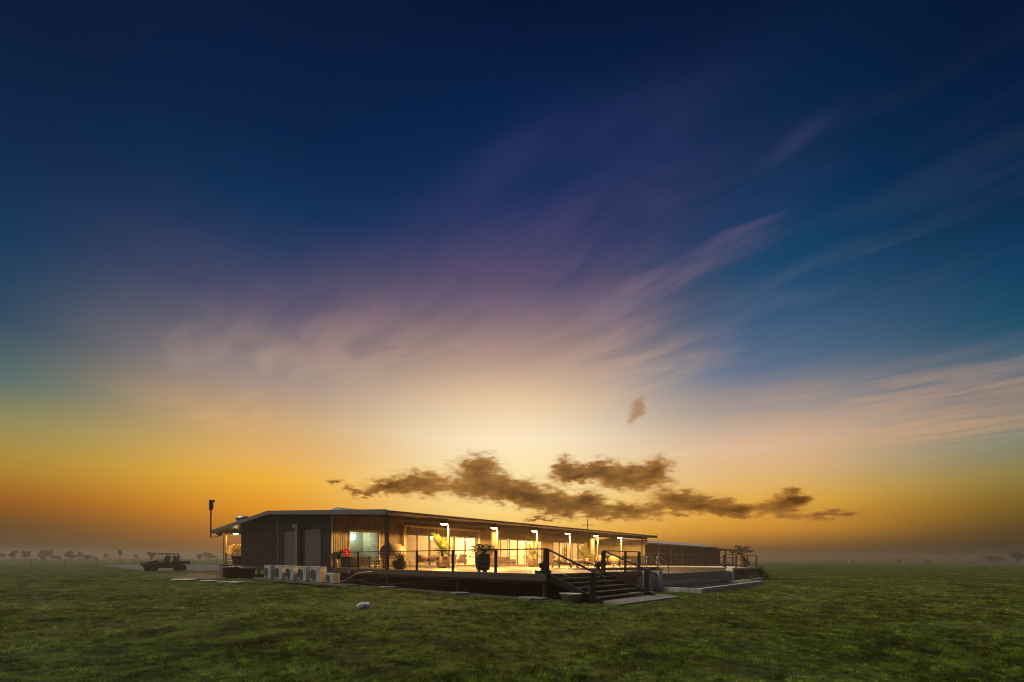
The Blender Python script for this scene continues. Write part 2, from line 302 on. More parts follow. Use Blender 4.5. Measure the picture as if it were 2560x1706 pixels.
# ------------------------------------------------------------------ mesh helpers
class MB:
    def __init__(s): s.v = []; s.f = []; s.sm = []
    def add(s, vs, fs, smooth=False):
        k = len(s.v); s.v += [tuple(p) for p in vs]; s.f += [tuple(i+k for i in f) for f in fs]; s.sm += [smooth]*len(fs); return s
    def box(s, x0, x1, y0, y1, z0, z1):
        return s.add([(x0, y0, z0), (x1, y0, z0), (x1, y1, z0), (x0, y1, z0), (x0, y0, z1), (x1, y0, z1), (x1, y1, z1), (x0, y1, z1)],
                     [(0, 3, 2, 1), (4, 5, 6, 7), (0, 1, 5, 4), (1, 2, 6, 5), (2, 3, 7, 6), (3, 0, 4, 7)])
    def bev(s, x0, x1, y0, y1, z0, z1, b=0.02):
        bm = bmesh.new(); bmesh.ops.create_cube(bm, size=1.0)
        for q in bm.verts: q.co = Vector(((x0+x1)/2+q.co.x*(x1-x0), (y0+y1)/2+q.co.y*(y1-y0), (z0+z1)/2+q.co.z*(z1-z0)))
        bmesh.ops.bevel(bm, geom=list(bm.edges), offset=b, segments=2, affect='EDGES', profile=0.6)
        bm.verts.index_update()
        s.add([q.co[:] for q in bm.verts], [[q.index for q in f.verts] for f in bm.faces]); bm.free(); return s
    def bar(s, p, q, wd, ht, up=(0, 0, 1)):
        p, q = Vector(p), Vector(q); d = (q-p).normalized(); u = Vector(up)
        if abs(d.dot(u)) > 0.98: u = Vector((1, 0, 0))
        r = d.cross(u).normalized(); u = r.cross(d).normalized(); r *= wd/2; u *= ht/2
        return s.add([p-r-u, p+r-u, p+r+u, p-r+u, q-r-u, q+r-u, q+r+u, q-r+u], [(0, 1, 2, 3), (7, 6, 5, 4), (0, 4, 5, 1), (1, 5, 6, 2), (2, 6, 7, 3), (3, 7, 4, 0)])
    def tube(s, pts, r, n=8, r1=None, caps=True):
        pts = [Vector(p) for p in pts]; vs = []; fs = []; m = len(pts)
        ref = Vector((0.13, 0.31, 0.94)).normalized()
        for i, p in enumerate(pts):
            d = (pts[min(i+1, m-1)]-pts[max(i-1, 0)]).normalized()
            a = d.cross(ref if abs(d.dot(ref)) < 0.95 else Vector((1, 0, 0))).normalized(); b = d.cross(a)
            rr = r if r1 is None else r+(r1-r)*i/(m-1)
            vs += [p+(a*math.cos(2*math.pi*k/n)+b*math.sin(2*math.pi*k/n))*rr for k in range(n)]
        for i in range(m-1):
            fs += [(i*n+k, i*n+(k+1) % n, (i+1)*n+(k+1) % n, (i+1)*n+k) for k in range(n)]
        if caps: fs += [tuple(range(n))[::-1], tuple((m-1)*n+k for k in range(n))]
        return s.add(vs, fs, True)
    def lathe(s, prof, n=20, c=(0, 0, 0), sq=0.0):
        """profile of (radius, z); sq > 0 squares the plan"""
        vs = []; fs = []
        for r, z in prof:
            for k in range(n):
                a = 2*math.pi*(k+0.5)/n; x, y = math.cos(a), math.sin(a)
                q = 1.0 if not sq else 1/((abs(x)**sq+abs(y)**sq)**(1/sq))
                vs.append((c[0]+x*r*q, c[1]+y*r*q, c[2]+z))
        for i in range(len(prof)-1):
            fs += [(i*n+k, i*n+(k+1) % n, (i+1)*n+(k+1) % n, (i+1)*n+k) for k in range(n)]
        fs += [tuple(range(n))[::-1], tuple((len(prof)-1)*n+k for k in range(n))]
        return s.add(vs, fs, True)
    def prism(s, poly, axis, a0, a1):
        n = len(poly)
        mk = {'x': lambda a, p: (a, p[0], p[1]), 'y': lambda a, p: (p[0], a, p[1]), 'z': lambda a, p: (p[0], p[1], a)}[axis]
        vs = [mk(a0, p) for p in poly]+[mk(a1, p) for p in poly]
        return s.add(vs, [tuple(range(n)), tuple(range(2*n-1, n-1, -1))]+[(i, (i+1) % n+0, n+(i+1) % n, n+i)[::-1] for i in range(n)])
    def leaf(s, base, d, length, width, droop=0.3, segs=4, twist=0.0):
        d = Vector(d).normalized(); p = Vector(base); side = d.cross(Vector((0, 0, 1)))
        side = side.normalized() if side.length > 1e-3 else Vector((1, 0, 0))
        if twist: side = Matrix.Rotation(twist, 3, d) @ side
        vs = []; fs = []
        for i in range(segs+1):
            t = i/segs; ww = width*0.5*(0.55+1.2*t-1.75*t*t if t < 1 else 0.0)
            ww = max(ww, 0.0008)
            vs += [p-side*ww, p+side*ww]
            d = (d+Vector((0, 0, -droop/segs*(0.5+t)))).normalized(); p = p+d*(length/segs)
        for i in range(segs): fs.append((2*i, 2*i+1, 2*i+3, 2*i+2))
        return s.add(vs, fs, True)
    def mesh(s, name):
        me = bpy.data.meshes.new(name); me.from_pydata(s.v, [], s.f); me.polygons.foreach_set('use_smooth', s.sm); me.update(); return me

def link(o): C.objects.link(o); return o
def thing(name, label, cat, loc=(0, 0, 0), rz=0.0, group=None):
    o = link(bpy.data.objects.new(name, None)); o.location = loc; o.rotation_euler = (0, 0, rz); o.empty_display_size = 0.2
    o['label'] = label; o['category'] = cat
    if group: o['group'] = group
    return o
def obj(name, mb, m, parent=None, world_xyz=False):
    """link one mesh; world_xyz: the coordinates are world ones, shift them to the parent's base"""
    me = mb if isinstance(mb, bpy.types.Mesh) else mb.mesh(name)
    if m is not None and not me.materials: me.materials.append(MATS[m] if isinstance(m, str) else m)
    o = link(bpy.data.objects.new(name, me)); o.parent = parent
    if world_xyz and parent is not None:
        b = Vector(parent.location)
        q = parent.parent
        while q is not None: b += Vector(q.location); q = q.parent
        me.transform(Matrix.Translation(-b))
    return o
def tag(o, label, cat, group=None):
    o['label'] = label; o['category'] = cat
    if group: o['group'] = group
    return o
def struct(name, mb, m): o = obj(name, mb, m); o['kind'] = 'structure'; return o
def dup(root, loc, rz=0.0, label=None, sc=None):
    r = link(root.copy()); r.location = loc; r.rotation_euler = (0, 0, rz)
    if sc: r.scale = (sc, sc, sc) if not isinstance(sc, tuple) else sc
    if label: r['label'] = label
    for ch in root.children:
        c = link(ch.copy()); c.parent = r
        for g in ch.children:
            d = link(g.copy()); d.parent = c
    return r
def point(parent, loc, energy, col, size=0.08, name='light'):
    l = bpy.data.lights.new(name, 'POINT'); l.energy = energy; l.color = col; l.shadow_soft_size = size
    o = link(bpy.data.objects.new(name, l)); o.parent = parent; o.location = loc; return o
B = lambda *a: MB().box(*a)
WARM = (1.0, 0.52, 0.13)

# ------------------------------------------------------------------ ground
def gmat():
    m = bpy.data.materials.new('lawn'); m.use_nodes = True
    t = NT(m.node_tree); p = t.n['Principled BSDF']
    g = t.new('ShaderNodeNewGeometry'); P = g.outputs['Position']
    big = t.noise(P, 0.16, 5, 0.6); mid = t.noise(P, 1.1, 7, 0.72); fine = t.noise(P, 14.0, 4, 0.65)
    c = t.mix(t.rng(mid, 0.40, 0.62), (0.014, 0.022, 0.002, 1), (0.078, 0.112, 0.012, 1))
    c = t.mix(t.m('MULTIPLY', t.rng(big, 0.42, 0.66), 0.6), c, (0.110, 0.140, 0.036, 1))
    c = t.mix(t.m('MULTIPLY', t.rng(fine, 0.35, 0.75), 0.55), c, (0.028, 0.034, 0.010, 1))
    c = t.mix(t.m('MULTIPLY', t.rng(t.noise(P, 0.55, 6, 0.72), 0.63, 0.70), 0.8), c, (0.040, 0.024, 0.014, 1))
    t.put(p.inputs['Base Color'], c); p.inputs['Roughness'].default_value = 0.9; p.inputs['Specular IOR Level'].default_value = 0.05
    b = t.new('ShaderNodeBump'); b.inputs['Strength'].default_value = 0.9; b.inputs['Distance'].default_value = 0.05
    t.put(b.inputs['Height'], t.m('ADD', t.noise(P, 9.0, 6, 0.7), t.m('MULTIPLY', t.noise(P, 1.6, 3), 1.6))); t.l.new(b.outputs[0], p.inputs['Normal'])
    MATS['lawn'] = m
gmat()
def gz(x, y):
    """height of the lawn"""
    d = max(-1.5-x, x-34, -4.0-y, y-44)
    k = min(1, max(0, d/3.0))
    r = math.hypot(x+14, y+11)
    n = noise.noise((x*0.22, y*0.22, 0.3))*0.05+noise.noise((x*0.75, y*0.75, 5.3))*0.022
    return -0.006+k*(n-0.02)*min(1, 90/max(r, 1))
gb = MB(); NA = 150; rings = [0.0]
r_ = 1.2
while r_ < 560: rings.append(r_); r_ *= 1.045
vs = [(-14.1, -10.9, gz(-14.1, -10.9))]
for r_ in rings[1:]:
    for k in range(NA):
        a = 2*math.pi*k/NA; x, y = -14.1+r_*math.cos(a), -10.9+r_*math.sin(a); vs.append((x, y, gz(x, y)))
fs = [(0, 1+k, 1+(k+1) % NA) for k in range(NA)]
for i in range(len(rings)-2):
    b0 = 1+i*NA; b1 = b0+NA
    fs += [(b0+k, b1+k, b1+(k+1) % NA, b0+(k+1) % NA) for k in range(NA)]
gb.add(vs, fs, True); struct('lawn_ground', gb, 'lawn')
def sheet(poly, z): return MB().add([(x, y, z) for x, y in poly], [tuple(range(len(poly)))])
edge = [(-0.7+0.35*noise.noise((k*0.9, 2.2, 0)), k*1.0-0.6) for k in range(20)]
struct('bare_soil', sheet([(33.5, -0.6), (33.5, 34.5), (0.3, 34.5), (0.2, 18.6)]+edge[::-1][1:]+[(3, -0.5+0.1), (8, -0.4)], 0.004), 'soil')
PATCH = [(-4.51, 9.94, 0.13), (-4.42, 9.14, 0.18), (-4.04, 8.76, 0.13), (-4.04, 6.2, 0.1), (-3.52, 5.09, 0.13), (-2.31, 4.43, 0.08), (-3.4, 0.88, 0.18), (-4.46, 0.99, 0.07), (-3.21, 0.08, 0.07), (-2.92, -0.02, 0.08), (5.23, -4.68, 0.18), (4.85, -6.32, 0.17), (6.21, -6.49, 0.11), (10.3, -6.1, 0.19), (12.24, -6.16, 0.14), (14.06, -6.28, 0.17), (17.85, -6.07, 0.14), (1.45, -5.32, 0.05), (-0.72, -4.95, 0.07), (-3.09, -4.83, 0.08), (3.09, -8.11, 0.1), (-10.65, -3.11, 0.09), (-10.19, -3.61, 0.05), (-9.64, -4.34, 0.08), (-9.7, -4.66, 0.05), (-10.72, -4.37, 0.03), (-9.63, -5.14, 0.04), (-5.2, -4.27, 0.05), (-11.25, 18.23, 0.06), (14.1, -11.64, 0.14), (-7.44, -5.12, 0.07), (-7.13, -7.6, 0.06), (-11.86, -2.95, 0.07)]
pm = MB()
for i, (x, y, r) in enumerate(PATCH):
    n = 11; k0 = len(pm.v)
    ring = [(x+r*(0.75+0.6*noise.noise((k*0.8, i*3.1, 1)))*(1.0*math.cos(2*math.pi*k/n)), y+r*(0.75+0.6*noise.noise((k*0.8, i*3.1, 1)))*(1.0*math.sin(2*math.pi*k/n))) for k in range(n)]
    pm.add([(x, y, gz(x, y)+0.016)]+[(a, b, gz(a, b)+0.003) for a, b in ring], [(0, 1+k, 1+(k+1) % n) for k in range(n)], True)
struct('bare_earth_patches', pm, 'wet_earth')
struct('gravel_drive', sheet([(-2.6, 59.2), (4, 57.0), (12, 55.6), (30, 54.5), (70, 54), (90, 80), (60, 135), (20, 131), (1.5, 132), (-0.6, 110), (-2.0, 84)], 0.012), 'gravel')
struct('garden_path', sheet([(-5.6, 33.2), (-5.0, 30.4), (-4.0, 29.6), (-2.6, 31.0), (-1.4, 34.6), (-0.8, 40), (0, 46), (-1.2, 47), (-3.0, 39)], 0.008), 'soil')

# ------------------------------------------------------------------ lodge
ROOF = lambda v: 4.20+(v-10.5)*(1.07/16.4) if v < 26.9 else 5.27-(v-26.9)*(0.94/14.8)
lodge = thing('lodge_building', 'long low lodge clad in dark metal with a lit verandah and gently pitched roof', 'building', (0, 17.5, 0))
L = lambda n, mb, m, par=lodge: obj(n, mb, m, par, True)
def ribs_x(x0, x1, z0, z1, y, period=0.118, depth=0.028):
    mb = MB(); n = max(1, round((x1-x0)/period)); p = (x1-x0)/n; pr = []
    for i in range(n): a = x0+i*p; pr += [(a, y), (a+p*0.42, y), (a+p*0.52, y-depth), (a+p*0.90, y-depth)]
    pr.append((x1, y)); vs = []
    for x, yy in pr: vs += [(x, yy, z0), (x, yy, z1(x) if callable(z1) else z1)]
    return mb.add(vs, [(2*i, 2*i+2, 2*i+3, 2*i+1) for i in range(len(pr)-1)])
def ribs_y(y0, y1, z0, zt, x, period=0.10, depth=0.016):
    mb = MB(); n = round((y1-y0)/period); p = (y1-y0)/n; pr = []
    for i in range(n): a = y0+i*p; pr += [(a, x), (a+p*0.6, x), (a+p*0.68, x-depth), (a+p*0.92, x-depth)]
    pr.append((y1, x)); vs = []
    for yy, xx in pr: vs += [(xx, yy, z0), (xx, yy, zt(yy)-0.05)]
    return mb.add(vs, [(2*i, 2*i+1, 2*i+3, 2*i+2) for i in range(len(pr)-1)])
# dark gable end
Zr = lambda v: ROOF(v)-0.10
L('end_wall_cladding', ribs_y(17.5, 26.2, 0.98, Zr, 0.0), 'charcoal'); L('end_wall_cladding', ribs_y(26.28, 34.5, 0.98, Zr, 0.0), 'charcoal')
L('joint_strip', B(-0.035, 0.0, 26.2, 26.28, 0.98, Zr(26.2)-0.05), 'fascia'); L('corner_strip', B(-0.045, 0.04, 17.46, 17.58, 0.98, 4.45), 'fascia')
L('floor_beam', B(-0.03, 0.12, 17.5, 34.5, 0.66, 0.98), 'dark_steel'); L('floor_flange', B(-0.07, -0.03, 17.6, 34.5, 0.66, 0.71), 'dark_steel')
L('floor_slab', B(0.125, 31, 17.55, 34.5, 0.80, 0.99), 'concrete')
for y0, y1, z1 in ((22.45, 24.72, 3.50), (18.98, 21.14, 3.50)):
    d = L('service_door', MB().bev(-0.07, 0.0, y0, y1, 1.08, z1, 0.012), 'service_panel')
    fr = MB().box(-0.09, 0.0, y0-0.06, y0-0.004, 1.05, z1+0.06).box(-0.09, 0, y1+0.004, y1+0.06, 1.05, z1+0.06).box(-0.085, 0, y0-0.003, y1+0.003, z1+0.004, z1+0.06)
    L('door_frame', fr, 'fascia', d)
L('duct', MB().bev(-0.30, -0.09, 22.08, 22.42, 1.0, 4.05, 0.02).bev(-0.29, -0.10, 22.40, 23.0, 3.80, 4.04, 0.02), 'fascia')
# other walls (closed shell)
L('rear_wall', MB().box(0.0, 31, 34.45, 34.55, 0.98, 4.75), 'charcoal')
L('end_lining', B(30.80, 30.89, 17.62, 23.99, 1.006, 3.714), 'interior_wall')
L('far_end_wall', MB().prism([(17.6, 0.98), (34.44, 0.98), (34.44, Zr(34.44)-0.04), (26.9, Zr(26.9)-0.04), (17.6, Zr(17.6)-0.04)], 'x', 30.9, 31.0), 'charcoal')
# verandah front wall: openings (u0, u1)
DOORS = [[(5.56, 6.63), (6.78, 7.80), (7.95, 9.05), (9.20, 10.27), (10.44, 11.49), (11.67, 12.77)],
         [(14.72, 15.81), (15.95, 16.88), (17.10, 18.11), (18.34, 19.33), (19.57, 20.60), (20.76, 21.88)],
         [(23.81, 24.79), (25.01, 25.88), (26.17, 27.20), (27.38, 28.34), (28.50, 29.60)]]
YW = 17.5; ZT = 4.50; zd0, zd1 = 1.03, 3.44
L('wall_panel', ribs_x(0.05, 1.15, 1.0, ZT, YW), 'clad'); L('wall_panel', ribs_x(1.15, 3.47, 3.48, ZT, YW), 'clad'); L('wall_panel', ribs_x(3.47, 5.25, 1.0, ZT, YW), 'clad')
L('wall_panel', ribs_x(5.5, 12.85, 3.52, ZT, YW), 'clad'); L('wall_panel', ribs_x(12.9, 14.62, 1.0, ZT, YW), 'clad'); L('wall_panel', ribs_x(14.62, 21.98, 3.52, ZT, YW), 'clad')
L('wall_panel', ribs_x(21.98, 23.71, 1.0, ZT, YW), 'clad'); L('wall_panel', ribs_x(23.71, 29.7, 3.52, ZT, YW), 'clad'); L('wall_panel', ribs_x(29.7, 31.0, 1.0, ZT, YW), 'clad')
L('wall_panel', ribs_x(1.15, 3.47, 1.0, 1.07, YW), 'clad')
L('wall_lining', MB().box(0.05, 1.15, 17.53, 17.6, 1, ZT).box(1.15, 3.47, 17.53, 17.6, 3.48, ZT).box(3.47, 5.5, 17.53, 17.6, 1, ZT).box(5.5, 30.9, 17.53, 17.6, 3.52, ZT).box(12.86, 14.62, 17.53, 17.6, 1, 3.519).box(21.98, 23.7, 17.53, 17.6, 1, 3.519).box(29.7, 30.9, 17.53, 17.6, 1, 3.519), 'interior_wall')
win = L('window', MB().box(1.15, 1.23, 17.42, 17.58, 1.07, 3.48).box(3.39, 3.47, 17.42, 17.58, 1.07, 3.48).box(1.232, 3.388, 17.42, 17.58, 1.07, 1.15).box(1.232, 3.388, 17.42, 17.58, 3.40, 3.48).box(1.10, 3.52, 17.36, 17.50, 3.484, 3.56), 'timber_pale')
L('pane', B(1.23, 3.39, 17.51, 17.518, 1.15, 3.40), 'window_glass', win)
L('portal_frame', MB().box(5.27, 5.49, 17.15, 17.52, 1.0, 3.93).box(5.27, 13.0, 17.15, 17.46, 3.934, 4.08).box(12.90, 13.0, 17.15, 17.46, 1.0, 3.93), 'timber_pale')
for grp in DOORS:
    a, b = grp[0][0]-0.09, grp[-1][1]+0.09
    L('door_head', MB().box(a, b, 17.44, 17.60, zd1+0.012, 3.518), 'timber_dark')
    L('door_sill', MB().box(a, b, 17.40, 17.62, 1.0, 1.028), 'dark_steel')
    for i, (u0, u1) in enumerate(grp):
        yy = 17.47+0.05*(i % 2); x0, x1 = u0-0.075, u1+0.075; e = 0.085
        d = L('sliding_door', MB().box(x0, x0+e, yy, yy+0.045, zd0, zd1).box(x1-e, x1, yy, yy+0.045, zd0, zd1).box(x0+e, x1-e, yy, yy+0.045, zd0, zd0+0.07).box(x0+e, x1-e, yy, yy+0.045, zd1-0.07, zd1), 'timber_dark')
        L('pane', B(x0+e-0.01, x1-e+0.01, yy+0.02, yy+0.026, zd0+0.06, zd1-0.06), 'door_glass', d)
        if i % 2: L('handle', B(x0+0.03, x0+0.05, yy-0.04, yy, 1.95, 2.20), 'steel', d)
# roof
for nm, v0, v1 in (('roof', 10.45, 26.9), ('roof', 26.9, 41.75)):
    L(nm, MB().prism([(v0, ROOF(max(v0, 10.5))), (v1, ROOF(min(v1, 41.7))), (v1, ROOF(min(v1, 41.7))-0.09), (v0, ROOF(max(v0, 10.5))-0.09)], 'x', -0.48, 33.0), 'roofing')
L('ridge_cap', MB().prism([(26.6, 5.26), (26.9, 5.31), (27.2, 5.26)], 'x', -0.485, 5.0), 'roofing')
for v0, v1 in ((10.40, 26.9), (26.9, 41.8)):
    for u0, u1 in ((-0.54, -0.485), (33.005, 33.06)):
        L('barge_board', MB().prism([(v0, ROOF(max(v0, 10.5))+0.035), (v1, ROOF(min(v1, 41.7))+0.035), (v1, ROOF(min(v1, 41.7))-0.245), (v0, ROOF(max(v0, 10.5))-0.245)], 'x', u0, u1), 'fascia')
gp = [(10.30, 4.17), (10.45, 4.17), (10.45, 4.00), (10.36, 3.99), (10.31, 4.05)]
L('gutter', MB().prism(gp, 'x', -0.50, 32.9), 'fascia'); L('gutter', MB().prism([(52.2-y, z+0.13) for y, z in gp], 'x', -0.50, 32.9), 'fascia')
L('soffit_lining', MB().prism([(10.62, ROOF(10.62)-0.095), (17.44, ROOF(17.44)-0.095), (17.44, ROOF(17.44)-0.105), (10.62, ROOF(10.62)-0.105)], 'x', -0.47, 32.8), 'soffit')
L('eave_beam', B(-0.40, 32.2, 11.14, 11.26, 3.80, 4.0), 'soffit'); L('inner_beam', B(0.0, 31.5, 14.25, 14.37, 3.98, 4.18), 'soffit')
for i in range(8):
    u = 0.06+i*4.43
    L('rafter', MB().add(*(lambda p, q: ([(u-0.04, p, ROOF(p)-0.11), (u+0.04, p, ROOF(p)-0.11), (u+0.04, p, ROOF(p)-0.25), (u-0.04, p, ROOF(p)-0.25), (u-0.04, q, ROOF(q)-0.11), (u+0.04, q, ROOF(q)-0.11), (u+0.04, q, ROOF(q)-0.25), (u-0.04, q, ROOF(q)-0.25)], [(0, 1, 2, 3), (7, 6, 5, 4), (0, 4, 5, 1), (1, 5, 6, 2), (2, 6, 7, 3), (3, 7, 4, 0)]))(11.27, 17.44)), 'soffit')
    wd = 0.09 if i == 0 else 0.05
    L('verandah_post', B(u-wd, u+wd, 11.2-wd, 11.2+wd, 1.0, 3.80), 'dark_steel' if i in (0, 7) else 'clad')
L('column', B(9.35, 9.72, 11.9, 12.2, 1.0, 4.0), 'timber_dark'); L('column', B(22.5, 22.75, 11.9, 12.15, 1.0, 4.0), 'timber_dark')
L('raised_roof', MB().add([(5.0, 26.9, 6.06), (33, 26.9, 6.06), (4.2, 22.5, 4.9), (33, 22.5, 4.9), (4.2, 31.3, 4.9), (33, 31.3, 4.9)], [(2, 3, 1, 0), (0, 1, 5, 4), (2, 0, 4), (3, 5, 1), (2, 4, 5, 3)]), 'roofing')
L('roof_vent', MB().lathe([(0.30, -0.2), (0.32, 0.25), (0.62, 0.30), (0.66, 0.45), (0.58, 0.62), (0.36, 0.74), (0.05, 0.78)], 20, (0.4, 35.2, 4.72)), 'galv')
# left verandah
L('side_post', B(0.14, 0.26, 39.38, 39.50, 1.0, 4.15), 'clad'); L('side_beam', B(0.14, 31, 39.39, 39.49, 4.17, 4.33), 'soffit')
L('side_floor', B(0.0, 31, 34.56, 40.6, 0.80, 1.0), 'timber_dark')
L('side_rail', MB().box(0.05, 0.10, 34.6, 39.3, 1.97, 2.02).box(0.06, 0.09, 34.6, 39.3, 1.50, 1.53).box(0.05, 0.10, 37.0, 37.06, 1.0, 1.968), 'black_rail')
# stumps under the house
for i in range(6):
    for u in (0.3, 8, 16, 24): L('stump', B(u-0.06, u+0.06, 17.9+i*3.3-0.06, 17.9+i*3.3+0.06, 0.0, 0.66 if u < 1 else 0.80), 'galv')
L('tie_brace', MB().bar((0.22, 24.5, 0.05), (0.22, 27.8, 0.62), 0.03, 0.05), 'galv')
# rooms behind the doors
L('interior_floor', B(0.13, 30.9, 17.63, 24.5, 0.99, 1.004), 'interior_floor'); L('interior_ceiling', B(0.13, 30.9, 17.61, 24.5, 3.72, 3.78), 'ceiling_white')
L('interior_wall', B(4.7, 30.9, 24.0, 24.1, 1.005, 3.715), 'interior_wall'); L('interior_wall', B(0.13, 4.55, 21.6, 21.7, 1.005, 3.715), 'green_wall')
for u in (4.56, 9.95, 13.7, 22.8): L('partition_wall', B(u, u+0.12, 17.62, 23.99, 1.006, 3.714), 'interior_wall')  # second one added to keep the bright room's light off the first doors
# pole with antenna box at the gutter end
an = thing('antenna_mast', 'dark mast with a flat antenna box above the gutter end', 'antenna', (-0.62, 41.25, 3.6))
obj('mast', MB().box(-0.05, 0.05, -0.05, 0.05, 0.0, 3.0), 'dark_steel', an); obj('antenna_box', MB().bev(-0.13, 0.13, -0.17, 0.17, 2.75, 3.75, 0.02), 'dark_steel', an)
obj('gooseneck', MB().tube([(0, -0.15, 2.75), (0.0, -0.55, 2.8), (0.0, -0.72, 3.05), (0, -0.70, 3.5), (0, -0.9, 3.62)], 0.035, 8).box(-0.07, 0.07, -1.05, -0.62, 3.50, 3.66), 'dark_steel', an)
obj('cable', MB().tube([(0, -0.1, 2.7), (0, -0.28, 2.4), (0, -0.12, 2.25), (0, -0.05, 2.1)], 0.018, 6), 'black_plastic', an)
obj('bracket', MB().box(-0.04, 0.04, -2.5, 0.05, 0.02, 0.10).box(-0.04, 0.04, -2.5, 0.0, 0.42, 0.47), 'galv', an)
rh = thing('downpipe', 'amber lit downpipe with rain head below the far gutter', 'pipe', (0.05, 39.62, 1.0))
obj('pipe', MB().tube([(0, 0, 0), (0, 0, 2.8), (-0.2, 0.9, 2.85), (-0.3, 1.6, 3.15)], 0.05, 8), 'pvc', rh); obj('rain_head', MB().bev(-0.25, 0.05, 0.55, 1.15, 2.88, 3.12, 0.02), 'dark_steel', rh)

# ------------------------------------------------------------------ lamps
def bulkhead(name, loc, label, energy, group=None, m='lamp_glow', col=WARM):
    t = thing(name, label, 'lamp', loc, 0, group)
    obj('mounting_plate', MB().lathe([(0.24, 0.0), (0.24, -0.015), (0.22, -0.025)], 24), 'dark_steel', t)
    obj('diffuser', MB().lathe([(0.215, -0.026), (0.21, -0.05), (0.16, -0.09), (0.08, -0.112), (0.01, -0.118)], 24), m, t)
    if energy:
        l = bpy.data.lights.new('light', 'SPOT'); l.energy = energy; l.color = col; l.shadow_soft_size = 0.14; l.spot_size = R(178); l.spot_blend = 0.06
        o = link(bpy.data.objects.new('light', l)); o.parent = t; o.location = (0, 0, -0.24)
    return t
ordn = ['first', 'second', 'third', 'fourth', 'fifth', 'sixth']
for i in range(6):
    u = 0.06+(i+1)*4.43
    bulkhead('verandah_lamp', (u-0.36, 11.2, 3.798), 'glowing round lamp under the verandah beam, %s from the corner post' % ordn[i], 2300, 'lamps under the verandah beam')
bulkhead('side_verandah_lamp', (0.9, 39.0, 4.05), 'lamp under the eave of the side verandah above the flowering pot', 800)
# ceiling fans
for i, u in enumerate((4.6, 11.2, 17.8, 24.4)):
    f = thing('ceiling_fan', 'dark ceiling fan under the verandah roof ' + ('above the tub chairs', 'in front of the brightest doors', 'in front of the lounge doors', 'above the spreading planter')[i], 'fan', (u, 15.6, 3.75), 0.6*i, 'fans under the verandah roof')
    obj('rod', MB().tube([(0, 0, 0), (0, 0, 0.66)], 0.018, 8), 'black_rail', f); obj('motor', MB().lathe([(0.04, 0.06), (0.11, 0.03), (0.12, -0.05), (0.05, -0.09)], 14), 'black_rail', f)
    for k in range(3):
        a = k*2*math.pi/3; c, s = math.cos(a), math.sin(a)
        obj('blade', MB().bar((0.1*c, 0.1*s, 0), (0.66*c, 0.66*s, 0), 0.13, 0.012), 'timber_dark', f)

# ------------------------------------------------------------------ deck
deck = thing('timber_deck', 'raised timber deck wrapped around the front of the lodge', 'deck', (0, 0, 0))
D = lambda n, mb, m, par=deck: obj(n, mb, m, par)
bl = MB().box(0, 33.0, 0, 0.134, 0.965, 1.0).mesh('board_long'); bs = MB().box(0, 8.0, 0, 0.134, 0.965, 1.0).mesh('board_short')
y = 0.02; k = 0
while y < 17.36:
    me = bs if y < 4.9 else bl
    o = D('board', me, 'deckboard'); o.location = (0.02, y, random.uniform(-0.0015, 0.0015)); y += 0.14; k += 1
D('edge_beam', B(-0.04, 0.018, -0.04, 17.45, 0.72, 0.99), 'timber_dark'); D('edge_beam', B(0.02, 8.05, -0.04, 0.016, 0.72, 0.99), 'timber_dark')
D('edge_beam', B(8.022, 8.06, 0.02, 4.85, 0.72, 0.99), 'timber_dark')
D('bearer', B(0.05, 0.17, 0.1, 17.4, 0.60, 0.715), 'dark_steel'); D('bearer', B(4.4, 4.5, 0.1, 17.4, 0.60, 0.715), 'dark_steel'); D('bearer', B(0.2, 4.38, 0.1, 0.2, 0.60, 0.715), 'dark_steel')
for u in (8.8, 13.2, 17.7, 22.1, 26.5): D('bearer', B(u, u+0.1, 5, 17.4, 0.6, 0.715), 'dark_steel')
for i in range(29): D('joist', B(0.2, 32.9 if i > 8 else 8.0, 0.30+i*0.6, 0.345+i*0.6, 0.80, 0.962), 'timber_dark')
for u in (0.11, 4.45, 8.85, 13.2, 17.7, 22.1):
    for v in (0.16, 5.3, 11.2, 17.2):
        if u > 5 and v < 4: continue
        D('stump', B(u-0.05, u+0.05, v-0.05, v+0.05, 0.0, 0.60), 'dark_steel')
D('tie_brace', MB().bar((0.05, 17.1, 0.05), (0.05, 11.3, 0.58), 0.03, 0.06), 'dark_steel'); D('tie_brace', MB().bar((0.0, 11.3, 0.03), (0.0, 17.1, 0.58), 0.03, 0.06), 'dark_steel'); D('tie_brace', MB().bar((0.05, 11.1, 0.16), (0.3, 5.5, 0.66), 0.03, 0.05), 'dark_steel')
def rail(name, label, posts, cables=True, h=1.0, zb=1.0, wd=0.045):
    t = thing(name, label, 'railing', (posts[0][0], posts[0][1], zb))
    b = Vector((posts[0][0], posts[0][1], zb))
    for i, p in enumerate(posts):
        q = wd if len(p) < 3 else p[2]
        obj('post', MB().box(p[0]-b.x-q, p[0]-b.x+q, p[1]-b.y-q, p[1]-b.y+q, 0.0, h-0.035), 'black_rail', t)
    a, c = posts[0], posts[-1]
    obj('handrail', MB().bar((0, 0, h-0.012), (c[0]-b.x, c[1]-b.y, h-0.012), 0.07, 0.045), 'black_rail', t)
    if cables:
        for k in range(3): obj('cable', MB().tube([(0, 0, h*(0.25+0.22*k)), (c[0]-b.x, c[1]-b.y, h*(0.25+0.22*k))], 0.004, 5), 'steel', t)
    return t
rail('deck_railing', 'black railing along the deck edge from the gable wall to the stairs', [(0.05, 17.30), (0.05, 14.28), (0.05, 8.44), (0.05, 5.61), (0.05, 2.79), (0.10, 0.07, 0.085)])
rail('deck_railing', 'short black railing on the deck between the stairs and the pool', [(4.42, 0.07, 0.075), (6.53, 0.07), (8.0, 0.07, 0.06)])
